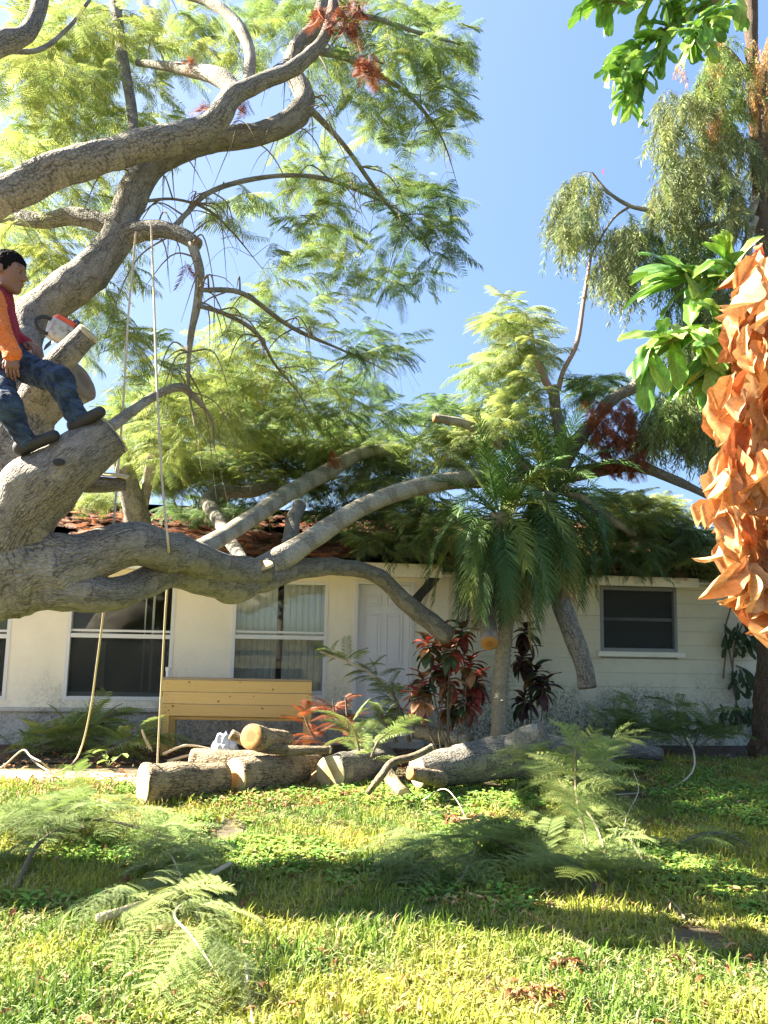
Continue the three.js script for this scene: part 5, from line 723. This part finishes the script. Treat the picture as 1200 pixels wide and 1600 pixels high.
  part('sleeve', meshField(fold(uni(nearArm, 0.03, 0.020), 0.022), P(0, 515, 5.25), V(0.22, 0.32, 0.22), 72), orange, t, 'bright orange sleeve of the shirt');
  part('jeans', meshField(fold(uni(legs, 0.05, 0.022), 0.030), P(45, 610, 5.34), V(0.55, 0.5, 0.45), 120), denim, t);
  for (const [h, e, an] of [['nheel', 'ntoe', 'nan'], ['fheel', 'ftoe', 'fan']]) part('boot', meshField(p => { let d = smin(C(J[h], J[e], 0.046, 0.038)(p), C(J[an], J[h], 0.056, 0.05)(p), 0.03); const dir = J[e].clone().sub(J[h]).normalize(), n = V(0, 1, 0).sub(dir.clone().multiplyScalar(dir.y)).normalize(); return Math.max(d, -(p.clone().sub(J[h]).dot(n) + 0.042)); }, J[h].clone().lerp(J[e], 0.45), V(0.22, 0.2, 0.15), 60), boot, t);
  part('hair', meshField(p0 => { const p = J.head.clone().add(p0.clone().sub(J.head).divideScalar(HS)), q = p.clone().sub(J.head), f = q.dot(fw) + 0.012 * (noise3(p.x * 60, p.y * 60, p.z * 60) - 0.5), u = q.dot(upv), d = ell(H(-0.016, 0.028, 0), 0.113, 0.103, 0.085)(p) + 0.012 * (noise3(p.x * 110, p.y * 110, p.z * 110) - 0.5); return Math.max(d, -(u - (f > 0.03 ? lerp(-0.012, 0.044, step(0.03, 0.062, f)) : f > -0.004 ? -0.022 : lerp(-0.022, -0.10, step(-0.004, -0.06, f))))); }, J.head.clone().add(V(0, 0.03, 0)), V(0.18, 0.17, 0.15), 72), hairM, t);
  for (const s of [-1, 1]) { part('eyebrow', tube([{ p: H(0.093 * HS, 0.024 * HS, 0.014 * s), r: 0.005 }, { p: H(0.083 * HS, 0.027 * HS, 0.045 * HS * s), r: 0.004 }], { sides: 6, seg: 0.01, amp: 0 }), hairM, t); const g = new THREE.SphereGeometry(0.0115, 12, 8), c = H(0.0845 * HS, -0.002, 0.031 * HS * s); g.translate(c.x, c.y, c.z); part('eye', g, std({ color: rgb(0.05, 0.035, 0.03), roughness: 0.2 }), t); }
  { const a = J.fel.clone().lerp(J.fwr, 0.93), d = J.fwr.clone().sub(J.fel).normalize(), g = new THREE.TorusGeometry(0.040, 0.010, 8, 24); g.applyQuaternion(new THREE.Quaternion().setFromUnitVectors(V(0, 0, 1), d)); g.translate(a.x, a.y, a.z); const wt = part('watch', g, boot, t); const f = new THREE.CylinderGeometry(0.021, 0.021, 0.012, 20); f.applyQuaternion(new THREE.Quaternion().setFromUnitVectors(V(0, 1, 0), V(0.4, 0.1, 1).normalize())); const c = a.clone().add(V(0.016, 0.0, 0.042)); f.translate(c.x, c.y, c.z); part('watch_face', f, std({ color: rgb(0.75, 0.75, 0.72), roughness: 0.3 }), wt); }
}
// ------------------------------------------------------------------ chainsaw
{
  const c = P(93, 519, 6.12), t = thing('chainsaw', 'grey and orange chainsaw wedged behind the sawn stub', 'chainsaw', c.clone().add(V(0, -0.12, 0)));
  const grey = std({ map: tex(128, 128, (u, v) => { const n = fbm(u * 6, v * 6, 2, 4); return mix3([0.50, 0.48, 0.44], [0.30, 0.27, 0.23], step(0.35, 0.8, n)); }), roughness: 0.5 }), org = std({ color: rgb(0.72, 0.10, 0.035), roughness: 0.45 }), blk = std({ color: rgb(0.02, 0.02, 0.022), roughness: 0.5 }), steel = std({ color: rgb(0.45, 0.45, 0.46), roughness: 0.35, metalness: 0.9 });
  const q = new THREE.Quaternion().setFromEuler(new THREE.Euler(0.1, 0.85, -0.30)), put = (name, g, m, par = t) => { g.scale(0.98, 0.98, 0.98); g.applyQuaternion(q); g.translate(c.x, c.y, c.z); return part(name, g, m, par); };
  const body = put('housing', (() => { const g = new RoundedBoxGeometry(0.19, 0.165, 0.12, 4, 0.04), p = g.attributes.position; for (let i = 0; i < p.count; i++) { const y = p.getY(i); p.setX(i, p.getX(i) * (1 + y * 0.9)); } g.computeVertexNormals(); return g; })(), grey);
  put('top_cover', (() => { const g = new RoundedBoxGeometry(0.165, 0.05, 0.10, 3, 0.018); g.translate(0.008, 0.095, 0); return g; })(), org);
  for (let k = 0; k < 5; k++) put('vent_slot', box(0.055, -0.045 + k * 0.017, 0.059, 0.05, 0.006, 0.006), blk, body);
  { const g = new THREE.CylinderGeometry(0.014, 0.014, 0.012, 14); g.translate(0.0, 0.122, 0.015); put('fuel_cap', g, blk); }
  put('logo_strip', box(-0.01, 0.1215, 0.032, 0.07, 0.002, 0.008), blk);
  put('rear_handle', tube([[-0.08, -0.06, 0], [-0.16, -0.06, 0], [-0.20, 0.0, 0], [-0.15, 0.05, 0], [-0.08, 0.06, 0]].map(([x, y, z]) => ({ p: V(x, y, z), r: 0.015 })), { sides: 8, amp: 0, seg: 0.02 }), blk);
  put('front_handle', tube([[0.05, -0.07, 0.07], [0.09, 0.02, 0.085], [0.09, 0.13, 0.05], [0.09, 0.14, -0.05], [0.06, 0.0, -0.09]].map(([x, y, z]) => ({ p: V(x, y, z), r: 0.012 })), { sides: 8, amp: 0, seg: 0.02 }), blk);
  put('hand_guard', box(0.118, 0.085, 0.0, 0.012, 0.09, 0.11, 0.005), blk);
  put('guide_bar', (() => { const s = new THREE.Shape(); s.moveTo(0, -0.03); s.lineTo(0.36, -0.026); s.absarc(0.36, 0, 0.026, -PI / 2, PI / 2); s.lineTo(0, 0.03); const g = new THREE.ExtrudeGeometry(s, { depth: 0.005, bevelEnabled: false }); g.translate(0.02, -0.03, 0.0); g.rotateY(1.35); return g; })(), steel);
}

// ------------------------------------------------------------------ grass, weeds and litter
{
  const R = rng(123);
  const tuft = (n, h, w, seed) => { const Q = rng(seed), pos = [], idx = []; for (let i = 0; i < n; i++) { const a = Q() * 6.283, r = 0.035 * Math.sqrt(Q()), l = h * (0.55 + 0.6 * Q()), lean = 0.35 + 1.05 * Q(), b = V(Math.cos(a) * r, 0, Math.sin(a) * r), a2 = a + (Q() - 0.5) * 2, d = V(Math.cos(a2), 0, Math.sin(a2)), s = V(-d.z, 0, d.x).multiplyScalar(w * (0.7 + 0.5 * Q())), m = b.clone().addScaledVector(d, lean * l * 0.32).add(V(0, l * 0.62, 0)), e = b.clone().addScaledVector(d, lean * l * 0.95).add(V(0, l * (1.0 - 0.45 * lean), 0)), k = pos.length / 3; for (const v of [b.clone().sub(s), b.clone().add(s), m.clone().addScaledVector(s, -0.8), m.clone().addScaledVector(s, 0.8), e]) pos.push(v.x, v.y, v.z); idx.push(k, k + 1, k + 2, k + 1, k + 3, k + 2, k + 2, k + 3, k + 4); } return geoOf(pos, idx); };
  const weed = (seed) => { const Q = rng(seed), gs = []; for (let i = 0; i < 9; i++) { const g = blade(0.045 + 0.02 * Q(), 0.028, { tip: 0.4, bend: 0.3, n: 3, seed: seed + i }); g.translate(0.012, 0, 0); g.rotateZ(0.1 + 0.5 * Q()); g.rotateY(i * 0.75 + Q()); g.translate((Q() - 0.5) * 0.06, 0.02 + 0.05 * Q(), (Q() - 0.5) * 0.06); gs.push(g); } return mergeGeometries(gs); };
  const kinds = [tuft(9, 0.058, 0.0036, 1), tuft(7, 0.092, 0.0040, 2), tuft(10, 0.042, 0.0036, 3)], weeds = [weed(5), weed(6)];
  const lists = [[], [], []], wl2 = [[], []], dry = [];
  const grassTone = (x, z) => { const n = fbm(x * 1.9, z * 1.9, 4, 4), v = 0.75 + 0.5 * R(); const c = mix3([0.135, 0.225, 0.028], [0.37, 0.385, 0.052], clamp((n - 0.36) * 3.2 + (R() - 0.5) * 0.6)); if (R() < 0.10) return rgb(0.48 * v, 0.39 * v, 0.17 * v); return rgb(c[0] * v, c[1] * v, c[2] * v); };
  const bare = (x, z) => fbm(x * 1.7 + 30, z * 1.7, 9, 4);
  for (let i = 0; i < 150000; i++) {
    const d = 2.9 + 8.4 * Math.pow(R(), 1.15), half = d * 0.62 + 0.5, x = (R() * 2 - 1) * half, z = -d;
    const back = x < -1.1 ? 8.45 : x < 0.7 ? 8.6 : 10.4 + 0.14 * x; if (d > back + 0.3 * (R() - 0.5)) continue; if (bare(x, z) > 0.56 + 0.2 * R()) continue; if (d > 5.5 && R() < (d - 5.5) * 0.09) continue;
    if (R() < 0.022) dry.push({ m: M4(V(x, 0.0, z), new THREE.Quaternion().setFromAxisAngle(V(0, 1, 0), R() * 6.28), V(1.4, 0.35 + 0.3 * R(), 1.4)), c: rgb(0.40 + 0.15 * R(), 0.30 + 0.1 * R(), 0.13) });
    const p = V(x, lawnH(x, z) - 0.018, z), q = new THREE.Quaternion().setFromAxisAngle(V(0, 1, 0), R() * 6.28);
    const wn = fbm(x * 1.5 + 9, z * 1.5, 3, 3);
    if (d > 4.8 && wn > 0.47 && R() < 0.14 + 0.14 * Math.min(2, d - 4.8)) wl2[R() < 0.5 ? 0 : 1].push({ m: M4(p, q, 0.4 + 0.75 * R()), c: rgb(0.15 + 0.14 * R(), 0.27 + 0.14 * R(), 0.05) });
    else lists[Math.floor(R() * 3)].push({ m: M4(p, q, V(1, (0.5 + 0.7 * R()) * (0.45 + 1.15 * fbm(x * 2.2 + 7, z * 2.2, 6, 3)), 1).multiplyScalar(0.85 + 0.6 * R())), c: grassTone(x, z) });
  }
  const gm = leafMat(1, 1, 1, 0.4), grass = new THREE.Group(); grass.name = 'grass'; grass.userData = { kind: 'stuff', label: 'unmown sunny green lawn grass and weeds', category: 'grass' }; scene.add(grass);
  lists.forEach((l, i) => swarm('grass_blades', kinds[i], gm, l, grass)); wl2.forEach((l, i) => swarm('weeds', weeds[i], gm, l, grass)); swarm('dry_thatch', kinds[1], gm, dry, grass);
  // litter: dead leaves and clippings on lawn, bed and roof
  const bit = blade(0.06, 0.022, { tip: 0.4, bend: 0.3, curl: 0.4, n: 4, seed: 3 }), lit = [];
  const drop = (p, s, c, flat = 0.25) => lit.push({ m: M4(p, basis(V(R() - 0.5, (R() - 0.5) * flat, R() - 0.5), V((R() - 0.5) * 0.6, 1, (R() - 0.5) * 0.6)), s), c });
  const brown = () => { const v = 0.7 + 0.6 * R(); return R() < 0.5 ? rgb(0.30 * v, 0.13 * v, 0.055 * v) : rgb(0.44 * v, 0.28 * v, 0.14 * v); };
  for (let i = 0; i < 2600; i++) { const d = 3.2 + 7.2 * R(), x = (R() * 2 - 1) * (d * 0.55), n = fbm(x * 1.7 + 30, -d * 1.7, 9, 4); if (n < 0.47 && R() < 0.8) continue; drop(V(x, 0.015 + 0.05 * R(), -d), 0.5 + 0.9 * R(), brown()); }
  for (const [px, py, s, n] of [[420, 1252, 130, 420], [300, 1246, 90, 160], [110, 1230, 90, 160], [840, 1570, 50, 90], [880, 1520, 30, 50], [740, 1285, 60, 90], [1090, 1200, 40, 90], [560, 1248, 60, 120], [700, 1420, 50, 30], [250, 1470, 60, 60]]) for (let i = 0; i < n; i++) { const p = G(px + (R() + R() - 1) * s, py + (R() + R() - 1) * s * 0.14); p.y = 0.02 + 0.05 * R(); drop(p, 0.5 + 0.8 * R(), brown()); }
  for (let i = 0; i < 420; i++) { const p = G(390 + (R() + R() - 1) * 260, 1240 + (R() + R() - 1) * 26); p.y = 0.02 + 0.04 * R(); const v = 0.7 + 0.4 * R(); drop(p, 0.35 + 0.5 * R(), rgb(0.62 * v, 0.44 * v, 0.22 * v)); }
  for (let i = 0; i < 1200; i++) { const x = -5 + 10 * R(), z = -9.2 - R() * (2.0 + 0.14 * x); drop(V(x, 0.012 + 0.02 * R(), z), 0.6 + 0.8 * R(), brown()); }
  const gl = new THREE.Group(); gl.name = 'leaf_litter'; gl.userData = { kind: 'stuff', label: 'scattered brown dead leaves on lawn and soil', category: 'litter' }; scene.add(gl); swarm('dead_leaves', bit, leafMat(1, 1, 1, 0.2), lit, gl);
  const rl = [], slope = z => 2.447 + (0.68 - z) * (3.72 - 2.445) / 4.98;
  for (let i = 0; i < 9500; i++) { const x = -7 + 13 * R(), z = 0.62 - 4.8 * R() * R(), n = fbm(x * 1.3, z * 2, 7, 3); if (n < 0.40) continue; const p = hw(x, slope(z) + 0.01 + 0.05 * R() * R(), z), v = 0.6 + 0.8 * R(); rl.push({ m: M4(p, basis(V(R() - 0.5 + 0.3, (R() - 0.5) * 0.15, R() - 0.5), V((R() - 0.5) * 0.5, 1, 0.25)), 0.5 + 0.6 * R()), c: R() < 0.7 ? rgb(0.33 * v, 0.12 * v, 0.055 * v) : rgb(0.26 * v, 0.14 * v, 0.085 * v) }); }
  const gr2 = new THREE.Group(); gr2.name = 'roof_litter'; gr2.userData = { kind: 'stuff', label: 'rust-brown dead fern leaves covering the roof', category: 'litter' }; scene.add(gr2); swarm('dead_leaves', leafGeo[2], mFeather, rl, gr2);
}
// ------------------------------------------------------------------ the house across the street, mirrored in the window panes
{
  const b = V(-4, 0, 19), t = thing('neighbour_house', 'white house across the street behind the camera', 'house', b), wm = std({ color: rgb(0.80, 0.79, 0.76) }), rm = std({ color: rgb(0.22, 0.20, 0.18) }), dm = std({ color: rgb(0.06, 0.07, 0.08), roughness: 0.2 });
  part('wall', box(-4, 1.5, 22, 10, 3, 6), wm, t); const s = new THREE.Shape([[-3.6, 0], [3.6, 0], [0, 1.7]].map(q => new THREE.Vector2(...q))), g = new THREE.ExtrudeGeometry(s, { depth: 11, bevelEnabled: false }); g.rotateY(PI / 2); g.translate(-9.5, 3.0, 22); part('roof', g, rm, t);
  for (const x of [-7, -1.5]) part('window', box(x, 1.6, 18.98, 1.6, 1.2, 0.06), dm, t); part('door', box(-4.2, 1.05, 18.98, 0.95, 2.1, 0.06), std({ color: rgb(0.3, 0.12, 0.08) }), t);
  for (const [x, z, h, lab] of [[2.6, 13, 5.5, 'leafy street tree behind the camera nearer the road'], [-9.5, 15, 6, 'leafy street tree behind the camera beside the white house']]) { const tt = thing('street_tree', lab, 'tree', V(x, 0, z)), R = rng(x * 10 + 200), it = []; part('trunk', tube([{ p: V(x, 0, z), r: 0.18 }, { p: V(x, h * 0.6, z), r: 0.1 }], { sides: 10 }), mBark, tt); for (let i = 0; i < 900; i++) { const u = R() * 2 - 1, a = R() * 6.28, q = Math.cbrt(R()) * 1.9, w = Math.sqrt(1 - u * u); it.push({ m: M4(V(x + Math.cos(a) * w * q, h * 0.72 + u * q * 0.9, z + Math.sin(a) * w * q), basis(V(R() - 0.5, R() - 0.6, R() - 0.5), V(0, 1, 0)), 1.2), c: toneOf('m', R) }); } swarm('foliage', greenG[0], leafMat(1, 1, 1, 0.35), it, tt); }
}
renderer.render(scene, camera);
